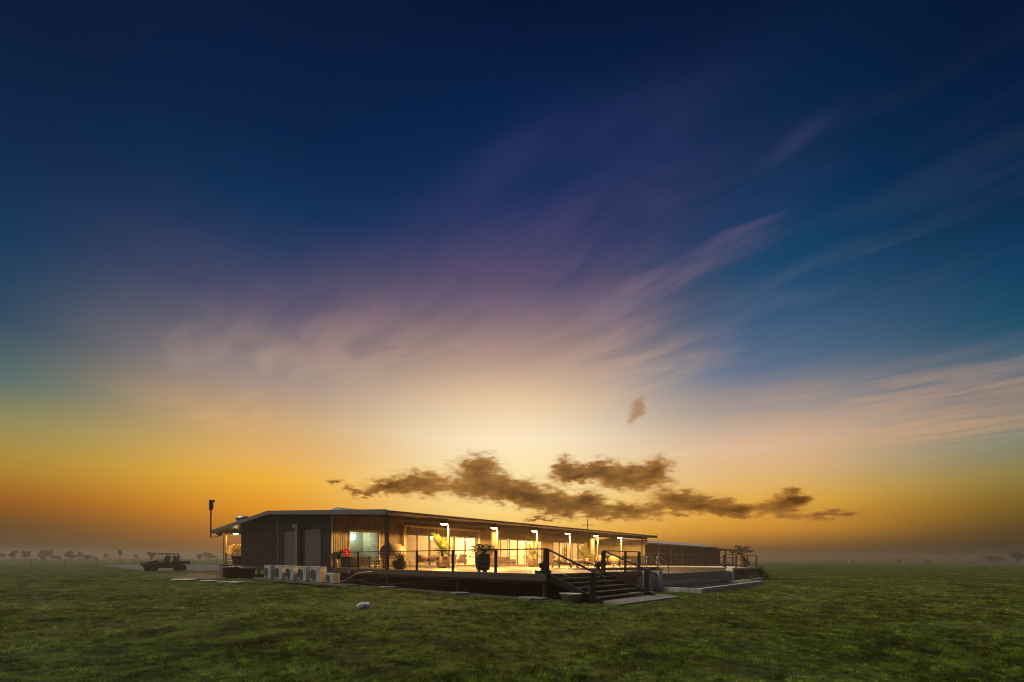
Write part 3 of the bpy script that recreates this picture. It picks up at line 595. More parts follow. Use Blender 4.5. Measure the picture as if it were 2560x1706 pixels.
# stairs
st = thing('deck_stairs', 'wide open tread stairs with black handrails from deck to paved pad', 'stairs', (0.0, -2.1, 0.0))
S = lambda n, mb, m: obj(n, mb, m, st)
for u in (0.10, 4.42):
    S('stringer', MB().prism([(-0.35, 0.03), (-0.05, 0.03), (2.06, 0.72), (2.06, 1.0), (1.98, 1.0), (-0.35, 0.10)], 'x', u-0.03, u+0.03), 'black_rail')
    S('newel_post', B(u-0.075, u+0.075, -0.03, 0.12, 0.0, 1.10), 'black_rail')
    S('handrail', MB().bar((u, 2.15, 1.985), (u, -0.45, 0.93), 0.075, 0.055), 'black_rail')
    for k in range(2): S('cable', MB().tube([(u, 2.1, 1.66-0.33*k), (u, 0.04, 0.83-0.33*k)], 0.004, 5), 'steel')
for i in range(5):
    z = 0.165*(i+1)+0.005; v = 0.02+i*0.385
    S('tread', B(0.135, 4.385, v, v+0.29, z-0.04, z), 'timber_dark')
    S('tread_bracket', MB().box(1.4, 1.46, v+0.1, v+0.2, z-0.165, z-0.042).box(3.0, 3.06, v+0.1, v+0.2, z-0.165, z-0.042), 'dark_steel')
tag(obj('paved_pad', MB().prism([(-0.05, -3.25), (0.2, -2.0), (4.7, -1.8), (5.6, -2.3), (4.6, -3.4)], 'z', -0.05, 0.045), 'concrete'), 'weathered concrete pad at the foot of the stairs', 'slab')
tag(obj('door_mat', B(5.0, 6.6, -1.35, -0.9, 0.0, 0.05), 'pale_render'), 'pale narrow slab lying between stairs and pool wall', 'slab')
for nm, lab, x, y_, sx, sy in (('footing_slab', 'flat concrete footing slab under the deck near the outdoor units', -0.25, 10.6, 0.38, 0.55), ('footing_slab', 'flat concrete footing slab in front of the middle deck stump', -0.40, 4.6, 0.36, 0.5), ('footing_slab', 'broad concrete footing slab beside the grey plastic tub', -0.2, 0.5, 0.42, 0.6)):
    pts = [(x+sx*math.cos(a)*(1.15+0.2*noise.noise((a, x, 0)))*0.95, y_+sy*math.sin(a)*(1.15+0.25*noise.noise((x, a, 3)))*0.95) for a in [k*math.pi/4+0.39 for k in range(8)]]
    tag(obj(nm, MB().prism(pts, 'z', -0.03, 0.07), 'concrete'), lab, 'slab')
# things under the stairs
tb = thing('plastic_tub', 'grey plastic tub on the ground beside the stairs', 'tub', (-0.25, -1.35, 0.0), R(-18))
prof = [(0.30, 0.0), (0.385, 0.30), (0.42, 0.30), (0.42, 0.33), (0.375, 0.33), (0.30, 0.04), (0.01, 0.035)]
mtub = MB().lathe(prof, 28, (0, 0, 0), 5.0); mtub.v = [(x*0.75, y*1.0, z) for x, y, z in mtub.v]
obj('shell', mtub, 'tub_plastic', tb)
ps = thing('pool_pump', 'small pump with white pipes under the deck behind the stairs', 'pump', (3.9, 0.95, 0.0))
obj('motor', MB().tube([(-0.3, 0, 0.18), (0.25, 0, 0.18)], 0.13, 14), 'black_plastic', ps); obj('base', B(-0.45, 0.45, -0.25, 0.25, 0.0, 0.05), 'concrete', ps)
obj('control_box', MB().bev(0.30, 0.52, -0.15, 0.15, 0.05, 0.40, 0.02), 'white_metal', ps)
obj('pipe', MB().tube([(0.2, 0, 0.30), (0.2, 0, 0.62), (0.3, 0.0, 0.66)], 0.035, 10), 'pvc', ps)
wp = thing('water_pipe', 'bent white water pipe standing under the deck near the pool wall', 'pipe', (5.6, 0.6, 0.0))
obj('pipe', MB().tube([(0.35, 0, 0), (0.35, 0, 0.58), (0.28, 0, 0.66), (0.0, 0, 0.67), (-0.6, 0, 0.67)], 0.05, 10), 'pvc', wp); obj('branch', MB().tube([(-0.6, 0.0, 0.60), (0.1, 0, 0.56), (0.33, 0, 0.50)], 0.035, 8), 'pvc', wp)
tag(obj('soil_heap', MB().lathe([(0.45, 0.0), (0.36, 0.08), (0.2, 0.16), (0.03, 0.2)], 11, (2.3, 0.9, 0)), 'soil'), 'small heap of soil under the deck behind the stairs', 'heap')

# ------------------------------------------------------------------ outdoor units on their stand
rk = thing('unit_stand', 'low galvanised stand carrying the outdoor air conditioner units', 'stand', (-2.4, 10.9, 0.0))
obj('long_rail', B(-0.05, 0.02, 0.0, 13.3, 0.16, 0.23), 'galv', rk); obj('long_rail', B(0.55, 0.62, 0.0, 13.3, 0.16, 0.23), 'galv', rk)
for v in (0.0, 1.6, 3.6, 5.6, 7.7, 9.9, 13.2):
    obj('cross_rail', B(0.021, 0.549, v, v+0.06, 0.165, 0.225), 'galv', rk)
    for u in (-0.045, 0.56): obj('leg', B(u, u+0.05, v, v+0.05, -0.02, 0.159), 'galv', rk)
def ac(h=0.90, wd=1.16, dp=0.42, label='', badge=True):
    t = thing('air_conditioner', label, 'air conditioner', (0, 0, 0), 0, 'outdoor air conditioner units on the stand')
    obj('casing', MB().bev(0, dp, -wd/2, wd/2, 0.03, h, 0.018), 'white_metal', t)
    obj('foot', B(0.03, dp-0.03, -wd/2+0.12, -wd/2+0.18, 0.0, 0.029), 'dark_steel', t); obj('foot', B(0.03, dp-0.03, wd/2-0.18, wd/2-0.12, 0.0, 0.029), 'dark_steel', t)
    cy, cz, r = wd*0.17, h*0.47, h*0.33
    n = 24; ring = MB()
    vs = []; fs = []
    for k in range(n):
        a = 2*math.pi*k/n; c_, s_ = math.cos(a), math.sin(a)
        q = 1/((abs(c_)**4+abs(s_)**4)**0.25)
        for rr, x in ((r*1.08*q, -0.002), (r*1.06*q, -0.022), (r*0.94*q, -0.022), (r*0.92*q, -0.004)): vs.append((x, cy+rr*c_, cz+rr*s_))
    for k in range(n):
        for j in range(3): fs.append((4*k+j, 4*((k+1) % n)+j, 4*((k+1) % n)+j+1, 4*k+j+1))
    fan = obj('fan_opening', MB().add([(-0.003, cy+r*0.98/((abs(math.cos(2*math.pi*k/n))**4+abs(math.sin(2*math.pi*k/n))**4)**0.25)*math.cos(2*math.pi*k/n), cz+r*0.98/((abs(math.cos(2*math.pi*k/n))**4+abs(math.sin(2*math.pi*k/n))**4)**0.25)*math.sin(2*math.pi*k/n)) for k in range(n)], [tuple(range(n))]), 'black_plastic', t)
    obj('fan_ring', MB().add(vs, fs, True), 'grey_plastic', fan)
    gr = MB()
    for q in (0.25, 0.45, 0.65, 0.85): gr.tube([(-0.018, cy+r*q*math.cos(2*math.pi*k/20), cz+r*q*math.sin(2*math.pi*k/20)) for k in range(21)], 0.004, 4, caps=False)
    for k in range(8): gr.bar((-0.018, cy, cz), (-0.018, cy+r*0.93*math.cos(k*math.pi/4), cz+r*0.93*math.sin(k*math.pi/4)), 0.008, 0.008)
    obj('fan_grille', gr, 'grey_plastic', fan)
    bl_ = MB()
    for k in range(3):
        a = k*2.094+0.3
        bl_.add([(-0.006, cy, cz), (-0.010, cy+r*0.85*math.cos(a), cz+r*0.85*math.sin(a)), (-0.006, cy+r*0.8*math.cos(a+0.8), cz+r*0.8*math.sin(a+0.8))], [(0, 1, 2)])
    obj('fan_blades', bl_, 'grey_plastic', fan)
    if badge:
        bd = MB()
        for k, (yy, zz) in enumerate(((0.0, 0.88), (0.03, 0.72), (-0.02, 0.66), (0.025, 0.58), (0.0, 0.52))): bd.box(-0.004, 0.002, -wd*0.33+yy-0.014, -wd*0.33+yy+0.014, h*zz-0.018, h*zz+0.018)
        obj('badge_marks', bd, 'black_plastic', t)
    sl = MB()
    for k in range(9): sl.box(0.05, dp-0.06, -wd/2-0.006, -wd/2+0.002, 0.16+k*0.05, 0.172+k*0.05)
    obj('side_louvres', sl, 'grey_plastic', t)
    return t
acl = ['white outdoor unit at the far end of the row', 'white outdoor unit second from the far end of the row', 'white outdoor unit in the middle of the row of five', 'white outdoor unit beside the large unit near the small one', 'white outdoor unit standing next to the small one']
a0 = ac(label=acl[0]); a0.location = (-2.35, 21.85, 0.23)
for i, v in enumerate((20.05, 18.28, 16.5, 14.8)): dup(a0, (-2.35, v, 0.23), 0, acl[i+1])
a6 = ac(0.56, 1.02, 0.36, 'small white outdoor unit at the near end of the stand'); a6.location = (-2.3, 13.15, 0.23)
tag(obj('conduit', MB().tube([(-1.95, 12.5, 0.42), (-1.95, 12.2, 0.36), (-1.9, 11.95, 0.5), (-1.3, 12.0, 0.78), (-0.5, 12.2, 0.86), (-0.05, 12.3, 0.84)], 0.013, 8), 'pvc'), 'thin white conduit looping from the small unit to the deck', 'conduit')
jb = thing('junction_box', 'small grey junction box fixed to the deck edge above the small unit', 'junction box', (-0.10, 14.9, 0.70)); obj('box', MB().bev(-0.12, 0.05, -0.12, 0.12, 0.0, 0.22, 0.015), 'galv', jb); obj('cable_gland', MB().tube([(-0.03, 0, -0.06), (-0.03, 0, 0.0)], 0.02, 8), 'black_plastic', jb)
# left end of the house: tubs, crate, slabs
def tubpot(loc, r, h, label, m='black_plastic'):
    t = thing('black_tub', label, 'tub', loc, 0, 'black tubs by the house end')
    obj('shell', MB().lathe([(r*0.78, 0.0), (r, h*0.95), (r*1.07, h*0.95), (r*1.07, h), (r*0.96, h), (r*0.8, h*0.4), (0.01, h*0.35)], 22), m, t)
    obj('rim', MB().lathe([(r*1.075, h*0.9), (r*1.1, h*0.92), (r*1.1, h*0.97), (r*1.075, h*0.985)], 22), 'grey_plastic', t)
tubpot((-1.7, 31.0, 0), 0.72, 0.92, 'wide black tub standing nearest the path at the house end'); tubpot((-1.0, 32.6, 0), 0.62, 0.9, 'black tub standing behind the wide one at the house end'); tubpot((-1.1, 29.4, 0), 0.55, 0.86, 'black tub closest to the outdoor unit stand')
cb = thing('concrete_block_stand', 'square rusty block stand with a tray at the verandah corner', 'stand', (-1.0, 35.2, 0.0))
obj('body', MB().bev(-0.4, 0.4, -0.45, 0.45, 0.0, 0.98, 0.03), 'terracotta', cb); obj('tray', MB().box(-0.42, 0.42, -0.47, 0.47, 0.985, 1.02).box(-0.42, -0.38, -0.47, 0.47, 1.021, 1.12).box(0.38, 0.42, -0.47, 0.47, 1.021, 1.12), 'galv', cb)
for k, (x, y_) in enumerate(((-0.2, -0.2), (0.1, 0.15), (-0.1, 0.25))): obj('jar', MB().lathe([(0.08, 0), (0.08, 0.16), (0.05, 0.2), (0.05, 0.23)], 10, (x, y_, 1.022)), 'cream', cb)
tb3 = thing('side_table', 'low side table with thin top on the side verandah', 'table', (0.5, 39.9, 1.0)); obj('table_top', MB().bev(-0.35, 0.35, -0.4, 0.4, 0.36, 0.40, 0.01), 'cane', tb3)
for sx in (-0.3, 0.3):
    for sy in (-0.35, 0.35): obj('leg', B(sx-0.02, sx+0.02, sy-0.02, sy+0.02, 0.0, 0.359), 'cane', tb3)
for lab, x, y_, rz, sx, sy in (('broken paving slab lying in the grass by the path', -4.9, 25.0, 0.3, 0.55, 0.9), ('flat paving slab in the grass nearer the outdoor units', -4.3, 22.3, 0.6, 0.5, 1.0), ('pale paving slab at the edge of the lit path', -5.6, 28.3, 0.2, 0.9, 1.3), ('small pale offcut of paving beside the slabs', -4.6, 21.0, 0.9, 0.25, 0.35)):
    pts = [(x+(sx*math.cos(a)*math.cos(rz)-sy*math.sin(a)*math.sin(rz))*(0.9+0.3*noise.noise((a*2, y_, 1))), y_+(sx*math.cos(a)*math.sin(rz)+sy*math.sin(a)*math.cos(rz))*(0.9+0.3*noise.noise((a*2, y_, 1)))) for a in [k*math.pi/3.5 for k in range(7)]]
    tag(obj('paving_slab', MB().prism(pts, 'z', -0.02, 0.085), 'stone_block'), lab, 'paving slab')
wt = thing('grease_trap', 'dark water box with pipes under the house near the stand', 'tank', (-0.3, 25.6, 0.0)); obj('tank', MB().bev(-0.3, 0.5, -0.6, 0.6, 0.0, 0.55, 0.02), 'black_plastic', wt); obj('lid', MB().bev(-0.34, 0.54, -0.64, 0.64, 0.552, 0.60, 0.01), 'galv', wt); obj('pipe', MB().tube([(-0.34, 0.2, 0.5), (-0.36, 0.2, 0.1), (-0.36, -0.1, 0.05), (-0.36, -0.25, 0.2)], 0.02, 6), 'pvc', wt)
# boulder on the lawn
bm = bmesh.new(); bmesh.ops.create_icosphere(bm, subdivisions=4, radius=1.0)
for q in bm.verts:
    n = q.co.normalized(); d = 1+0.30*noise.noise(n*1.5+Vector((3, 1, 2)))+0.12*noise.noise(n*4)+0.05*noise.noise(n*9)
    q.co = Vector((n.x*0.20*d, n.y*0.33*d+0.0, max(-0.03, n.z*0.17*d*(1.0-0.35*n.y)+0.05)))
rm = MB(); bm.verts.index_update(); rm.add([q.co[:] for q in bm.verts], [[q.index for q in f.verts] for f in bm.faces], False); bm.free()
ro = tag(obj('boulder', rm, 'rock'), 'pale angular boulder lying alone on the lawn', 'rock'); ro.location = (-6.5, 2.25, gz(-6.5, 2.25)); ro.rotation_euler = (0, 0, R(-12))

# ------------------------------------------------------------------ plants
def strap_plant(mb, n, l0, l1, wd, spread, droop, c=(0, 0, 0), seed=0, up0=0.25):
    rg = random.Random(seed)
    for k in range(n):
        a = rg.uniform(0, 2*math.pi); up = rg.uniform(up0, 1.0)
        d = (math.cos(a)*spread*(1.1-up*0.75), math.sin(a)*spread*(1.1-up*0.75), up)
        mb.leaf((c[0]+rg.uniform(-0.06, 0.06), c[1]+rg.uniform(-0.06, 0.06), c[2]), d, rg.uniform(l0, l1), wd*rg.uniform(0.7, 1.2), droop*rg.uniform(0.5, 1.3), 5, rg.uniform(-0.5, 0.5))
    return mb
def frond(mb, base, d, length, n=16, lw=0.022, ll=0.30, droop=0.5, rg=random):
    d = Vector(d).normalized(); p = Vector(base); pts = [p.copy()]
    for i in range(8): d = (d+Vector((0, 0, -droop/8*(0.4+i/8)))).normalized(); p = p+d*length/8; pts.append(p.copy())
    mb.tube(pts, 0.010, 5, 0.003)
    for i in range(n):
        t = 0.15+0.85*i/n; j = min(7, int(t*8)); q = pts[j].lerp(pts[j+1], t*8-j); dd = (pts[j+1]-pts[j]).normalized()
        sd_ = dd.cross(Vector((0, 0, 1))).normalized()
        for s_ in (-1, 1): mb.leaf(q, dd*0.9+sd_*s_*0.75+Vector((0, 0, rg.uniform(0.05, 0.4))), ll*(1-0.55*abs(t-0.45))*rg.uniform(0.8, 1.15), lw, 0.35, 3)
def clump(mb, n, cx, cy, cz, rx_, ry_, rz_, size, seed):
    rg = random.Random(seed)
    for k in range(n):
        while True:
            p = Vector((rg.uniform(-1, 1), rg.uniform(-1, 1), rg.uniform(-1, 1)))
            if 0.15 < p.length < 1: break
        p = Vector((cx+p.x*rx_, cy+p.y*ry_, cz+p.z*rz_))
        d = Vector((rg.uniform(-1, 1), rg.uniform(-1, 1), rg.uniform(-0.5, 0.9)))
        mb.leaf(p, d, size*rg.uniform(0.6, 1.3), size*0.55*rg.uniform(0.7, 1.2), 0.3, 2, rg.uniform(-1, 1))
    return mb
def planter(loc, label, seed, big=1.0, tall=False, rz=0.0):
    t = thing('tall_planter', label, 'planter', loc, rz, 'tapered planters along the verandah')
    obj('pot', MB().lathe([(0.24, 0.0), (0.33, 0.14), (0.38, 0.36), (0.39, 0.74), (0.36, 0.745), (0.34, 0.62), (0.02, 0.60)], 32, (0, 0, 0), 7.0), 'planter_clay', t)
    obj('soil', MB().lathe([(0.335, 0.625), (0.01, 0.65)], 24, (0, 0, 0), 7.0), 'soil', t)
    rg = random.Random(seed); stem = MB(); fo = MB()
    stem.tube([(0, 0, 0.6), (0.02, 0.01, 0.95), (0.0, 0.03, 1.15)], 0.10, 8, 0.06); obj('stem', stem, 'bark', t)
    for k in range(46):
        a = rg.uniform(0, 6.28); up = rg.uniform(-0.25, 1.0); s_ = 1.1-max(0, up)*0.8
        frond(fo, (0, 0, 1.0+rg.uniform(-0.1, 0.15)), (math.cos(a)*s_, math.sin(a)*s_, up), big*rg.uniform(0.65, 1.2), 16, 0.032, 0.30, 0.75, rg)
    if tall:
        for a, up, l in ((2.5, 1.25, 1.55), (2.7, 1.55, 1.35), (2.3, 1.1, 1.45), (-0.6, 1.0, 1.25), (-0.5, 1.25, 1.15), (1.0, 2, 1.1), (2.6, 1.9, 1.2)):
            frond(fo, (0, 0, 1.05), (math.cos(a), math.sin(a), up), l, 18, 0.045, 0.34, 0.35, rg)
    obj('foliage', fo, 'leaf_palm', t)
    return t
planter((4.6, 11.95, 1.0), 'tapered tan planter with tall arching fronds near the first lamp post', 3, 1.0, True, 0.9)
planter((13.9, 12.1, 1.0), 'tapered tan planter with a spiky plant beside the third lamp post', 9, 1.0, False, 0.4)
planter((22.4, 12.8, 1.0), 'tapered tan planter with a spreading plant beyond the sun loungers', 15, 1.2, False, 0.2)
# big round pots on the deck edge
t = thing('bowl_pot', 'rounded dark pot of spiky leaves beside the corner post', 'pot plant', (0.45, 10.55, 1.0))
obj('pot', MB().lathe([(0.22, 0.0), (0.36, 0.12), (0.42, 0.30), (0.38, 0.46), (0.40, 0.50), (0.34, 0.50), (0.3, 0.42), (0.01, 0.40)], 26), 'dark_pot', t)
obj('foliage', strap_plant(MB(), 110, 0.40, 0.72, 0.055, 0.95, 0.25, (0, 0, 0.42), 5, 0.1), 'leaf_agave', t)
t = thing('urn_pot', 'tall dark pot with a trailing shrub at the open deck edge', 'pot plant', (0.42, 3.95, 1.0))
obj('pot', MB().lathe([(0.20, 0.06), (0.29, 0.09), (0.335, 0.25), (0.355, 0.55), (0.36, 0.82), (0.34, 0.83), (0.31, 0.74), (0.01, 0.72)], 26), 'dark_pot', t)
for k in range(3): obj('foot', B(0.2*math.cos(k*2.09)-0.04, 0.2*math.cos(k*2.09)+0.04, 0.2*math.sin(k*2.09)-0.04, 0.2*math.sin(k*2.09)+0.04, 0.0, 0.06), 'dark_pot', t)
fo = MB(); clump(fo, 620, 0, 0, 1.0, 0.52, 0.62, 0.26, 0.10, 2)
for k in range(34):
    a = random.uniform(0, 6.28); l = random.uniform(0.55, 0.95)
    for j in range(14):
        q = j/13; fo.leaf((math.cos(a)*l*q*1.05, math.sin(a)*l*q*1.05, 0.9+0.30*math.sin(q*2.6)*math.sin(k)+random.uniform(-0.04, 0.04)), (random.uniform(-1, 1), random.uniform(-1, 1), random.uniform(-0.4, 0.8)), 0.08, 0.05, 0.2, 2)
obj('foliage', fo, 'leaf_shrub', t)
for u, v, lab, sd_ in ((0.34, 0.42, 'small black bowl of cactus on a plinth beside the corner stair post', 1), (4.85, 0.62, 'small black bowl plant on a plinth by the second stair post', 4)):
    t = thing('plinth_bowl', lab, 'pot plant', (u, v, 1.0), 0, 'bowl plants on plinths at the stairs')
    obj('plinth', MB().bev(-0.24, 0.24, -0.24, 0.24, 0.0, 0.13, 0.012), 'black_plastic', t)
    obj('bowl', MB().lathe([(0.10, 0.131), (0.12, 0.16), (0.07, 0.19), (0.15, 0.24), (0.20, 0.34), (0.18, 0.44), (0.15, 0.44), (0.01, 0.42)], 22), 'black_plastic', t)
    obj('foliage', strap_plant(MB(), 45, 0.14, 0.32, 0.018, 1.0, 0.5, (0, 0, 0.42), sd_, 0.2), 'leaf_agave', t)
t = thing('flowering_pot', 'terracotta pot overflowing with yellow lit flowers on the side verandah', 'pot plant', (0.55, 37.1, 1.0))
obj('pot', MB().lathe([(0.34, 0.0), (0.48, 0.35), (0.56, 0.72), (0.62, 0.72), (0.62, 0.85), (0.54, 0.85), (0.48, 0.7), (0.01, 0.68)], 24), 'terracotta', t)
fo = MB(); clump(fo, 1300, 0, 0.3, 1.55, 0.6, 1.7, 0.38, 0.12, 12); clump(fo, 250, -0.1, 2.0, 1.15, 0.35, 0.7, 0.25, 0.11, 13); clump(fo, 200, 0, 0, 1.1, 0.5, 0.6, 0.3, 0.11, 14)
obj('foliage', fo, 'leaf_flower', t)
# bonsai on the far pool deck
t = thing('bonsai_pot', 'bonsai with a thick twisted trunk in a dark pot behind the far railing', 'pot plant', (27.6, 0.35, 1.0))
obj('pot', MB().lathe([(0.32, 0.0), (0.50, 0.25), (0.52, 0.50), (0.46, 0.50), (0.01, 0.47)], 22), 'dark_pot', t)
tr = MB(); tr.tube([(0.05, 0, 0.45), (0.0, 0.05, 0.75), (-0.08, 0.15, 0.95), (0.02, 0.22, 1.15)], 0.30, 9, 0.09)
fo = MB()
for a, l, z, r in ((0.5, 0.4, 1.5, 0.32), (2.0, 0.5, 1.42, 0.36), (3.6, 0.62, 1.35, 0.34), (5.0, 0.45, 1.62, 0.34), (1.2, 0.25, 1.72, 0.30), (4.2, 0.2, 1.55, 0.34), (5.6, 0.8, 1.35, 0.28), (2.6, 0.85, 1.3, 0.25)):
    q = (0.02+l*math.cos(a), 0.2+l*math.sin(a), z); tr.tube([(0.02, 0.2, 1.1), (0.02+l*0.5*math.cos(a), 0.2+l*0.5*math.sin(a), z-0.15), q], 0.06, 6, 0.02); clump(fo, 110, q[0], q[1], q[2], r, r, 0.12, 0.11, int(a*10))
obj('trunk', tr, 'bark', t); obj('foliage', fo, 'leaf_shrub', t)

# ------------------------------------------------------------------ furniture on the deck
t = thing('hose_reel', 'red disc hose reel on the corrugated wall', 'hose reel', (0.86, 17.22, 1.97), R(-38))
hr = MB(); n = 32
for y0, y1, r0, r1 in ((-0.10, -0.06, 0.105, 0.26), (0.06, 0.10, 0.105, 0.26)):
    vs = [(r*math.cos(2*math.pi*k/n), y_, r*math.sin(2*math.pi*k/n)) for k in range(n) for r, y_ in ((r0, y0), (r1, y0), (r1, y1), (r0, y1))]
    hr.add(vs, [(4*k+j, 4*((k+1) % n)+j, 4*((k+1) % n)+(j+1) % 4, 4*k+(j+1) % 4) for k in range(n) for j in range(4)])
obj('disc', hr, 'red_paint', t)
obj('hub', MB().tube([(0, -0.09, 0), (0, 0.12, 0)], 0.104, 24), 'cream', t); obj('hose', MB().tube([(0.21*math.cos(k*0.35), -0.05+0.1*(k % 18)/18, 0.21*math.sin(k*0.35)) for k in range(90)], 0.022, 6), 'black_plastic', t)
obj('wall_bracket', B(-0.05, 0.05, 0.121, 0.19, -0.15, 0.15), 'dark_steel', t)
t = thing('kettle_grill', 'dark kettle grill on legs in front of the hose reel', 'grill', (0.30, 17.02, 1.0)); t.scale = (0.75, 0.75, 0.80)
obj('bowl', MB().lathe([(0.02, 0.68), (0.22, 0.72), (0.34, 0.88), (0.36, 1.0), (0.01, 1.0)], 22), 'black_plastic', t); obj('lid', MB().lathe([(0.365, 1.003), (0.33, 1.14), (0.2, 1.25), (0.02, 1.28)], 22), 'black_plastic', t)
for k in range(3): obj('leg', MB().tube([(0.2*math.cos(k*2.09), 0.2*math.sin(k*2.09), 0.74), (0.34*math.cos(k*2.09), 0.34*math.sin(k*2.09), 0.0)], 0.018, 6), 'steel', t)
obj('shelf', MB().box(-0.62, -0.37, -0.15, 0.15, 0.93, 0.95), 'timber_pale', t)
t = thing('slatted_cabinet', 'black slatted cabinet against the railing by the gable corner', 'cabinet', (0.48, 16.0, 1.0))
obj('carcass', MB().box(-0.34, 0.36, -0.62, 0.62, 0.03, 0.68), 'black_plastic', t); obj('top', MB().bev(-0.40, 0.40, -0.66, 0.66, 0.682, 0.72, 0.01), 'black_plastic', t)
for k in range(12): obj('slat', B(-0.36, -0.341, -0.60+k*0.1, -0.53+k*0.1, 0.05, 0.66), 'black_plastic', t)
t = thing('slatted_gate_panel', 'pale timber slatted bench end beside the black cabinet', 'bench', (0.50, 14.35, 1.0), R(20))
obj('post', B(-0.05, 0.05, 0.40, 0.50, 0, 1.0), 'timber_pale', t); obj('post', B(-0.04, 0.04, -0.46, -0.38, 0, 0.72), 'timber_pale', t)
obj('top_rail', B(-0.06, 0.06, -0.50, 0.399, 0.66, 0.71), 'timber_pale', t); obj('bottom_rail', B(-0.03, 0.03, -0.379, 0.399, 0.06, 0.12), 'timber_pale', t); obj('seat', B(0.07, 0.5, -0.45, 0.45, 0.40, 0.44), 'timber_pale', t)
obj('leg', B(0.44, 0.5, -0.44, -0.38, 0, 0.399), 'timber_pale', t); obj('leg', B(0.44, 0.5, 0.38, 0.44, 0, 0.399), 'timber_pale', t)
for k in range(6): obj('slat', B(-0.02, 0.02, -0.35+k*0.125, -0.28+k*0.125, 0.121, 0.659), 'timber_pale', t)
t = thing('bar_stool', 'dark square stool between the bench and the oven', 'stool', (1.75, 14.6, 1.0))
obj('seat', MB().bev(-0.2, 0.2, -0.2, 0.2, 0.46, 0.50, 0.01), 'black_plastic', t)
for sx in (-0.16, 0.16):
    for sy in (-0.16, 0.16): obj('leg', MB().bar((sx, sy, 0.459), (sx*1.15, sy*1.15, 0.0), 0.035, 0.035), 'black_plastic', t)
t = thing('pizza_oven', 'tan domed oven with a small emblem on a dark stand behind the corner post', 'oven', (1.75, 13.2, 1.0), R(-40))
obj('dome', MB().lathe([(0.74, 0.72), (0.80, 0.85), (0.78, 1.1), (0.66, 1.32), (0.45, 1.48), (0.2, 1.55), (0.01, 1.56)], 30), 'oven_shell', t)
obj('vent_slot', MB().bev(-0.80, -0.70, -0.16, 0.10, 1.16, 1.185, 0.005), 'black_plastic', t)
eb = MB()
for k, (yy, hh) in enumerate(((-0.13, 0.06), (-0.09, 0.075), (-0.045, 0.09), (0.0, 0.10), (0.045, 0.09), (0.09, 0.075), (0.13, 0.06))): eb.box(-0.822, -0.795, yy-0.012, yy+0.012, 0.84, 0.84+hh)
obj('emblem', eb, 'black_plastic', t)
obj('shelf', MB().bev(-0.92, -0.55, -0.25, 0.95, 0.66, 0.715, 0.01), 'cream', t)
sd_ = MB()
for sx in (-0.5, 0.5):
    for sy in (-0.5, 0.5): obj('leg', B(sx-0.05, sx+0.05, sy-0.05, sy+0.05, 0, 0.60), 'dark_steel', t)
obj('stand_frame', B(-0.6, 0.6, -0.6, 0.6, 0.601, 0.655), 'dark_steel', t); obj('wood_store', B(-0.44, 0.44, -0.44, 0.44, 0.12, 0.17), 'dark_steel', t)
def tub_chair(loc, rz, label, m='wicker'):
    t = thing('tub_chair', label, 'chair', loc, rz, 'tub chairs on the verandah'); n = 20
    vs = []; fs = []
    for i in range(n+1):
        a = R(-125)+R(250)*i/n; hz = 0.62+0.22*math.cos(a*0.72); c_, s_ = math.cos(a), math.sin(a)
        for r, z in ((0.27, 0.40), (0.36, 0.55), (0.42, hz), (0.39, hz+0.015), (0.33, 0.56), (0.24, 0.43)): vs.append((-r*c_, r*s_, z))
    for i in range(n):
        for j in range(5): fs.append((6*i+j, 6*(i+1)+j, 6*(i+1)+j+1, 6*i+j+1))
    obj('backrest', MB().add(vs, fs, True), m, t)
    obj('seat', MB().lathe([(0.24, 0.36), (0.30, 0.38), (0.31, 0.44), (0.26, 0.47), (0.01, 0.475)], 20), 'fabric_brown', t)
    for sx, sy in ((-0.2, -0.2), (-0.2, 0.2), (0.2, -0.2), (0.2, 0.2)): obj('leg', MB().tube([(sx*0.8, sy*0.8, 0.37), (sx*1.5, sy*1.5, 0.0)], 0.016, 6, 0.011), 'black_plastic', t)
    return t
c0 = tub_chair((3.5, 12.6, 1.0), R(35), 'brown wicker tub chair seen from behind at the small table')
dup(c0, (5.2, 13.8, 1.0), R(-160), 'brown wicker tub chair facing the small table from the doors')
t = thing('hairpin_table', 'small round table on hairpin legs beside the tub chair', 'table', (3.35, 13.9, 1.0))
obj('table_top', MB().lathe([(0.36, 0.46), (0.37, 0.475), (0.36, 0.49), (0.01, 0.49)], 24), 'cane', t)
for k in range(3):
    a = k*2.09+0.4; obj('leg', MB().tube([(0.2*math.cos(a-0.25), 0.2*math.sin(a-0.25), 0.46), (0.34*math.cos(a), 0.34*math.sin(a), 0.008), (0.2*math.cos(a+0.25), 0.2*math.sin(a+0.25), 0.46)], 0.008, 6), 'black_plastic', t)
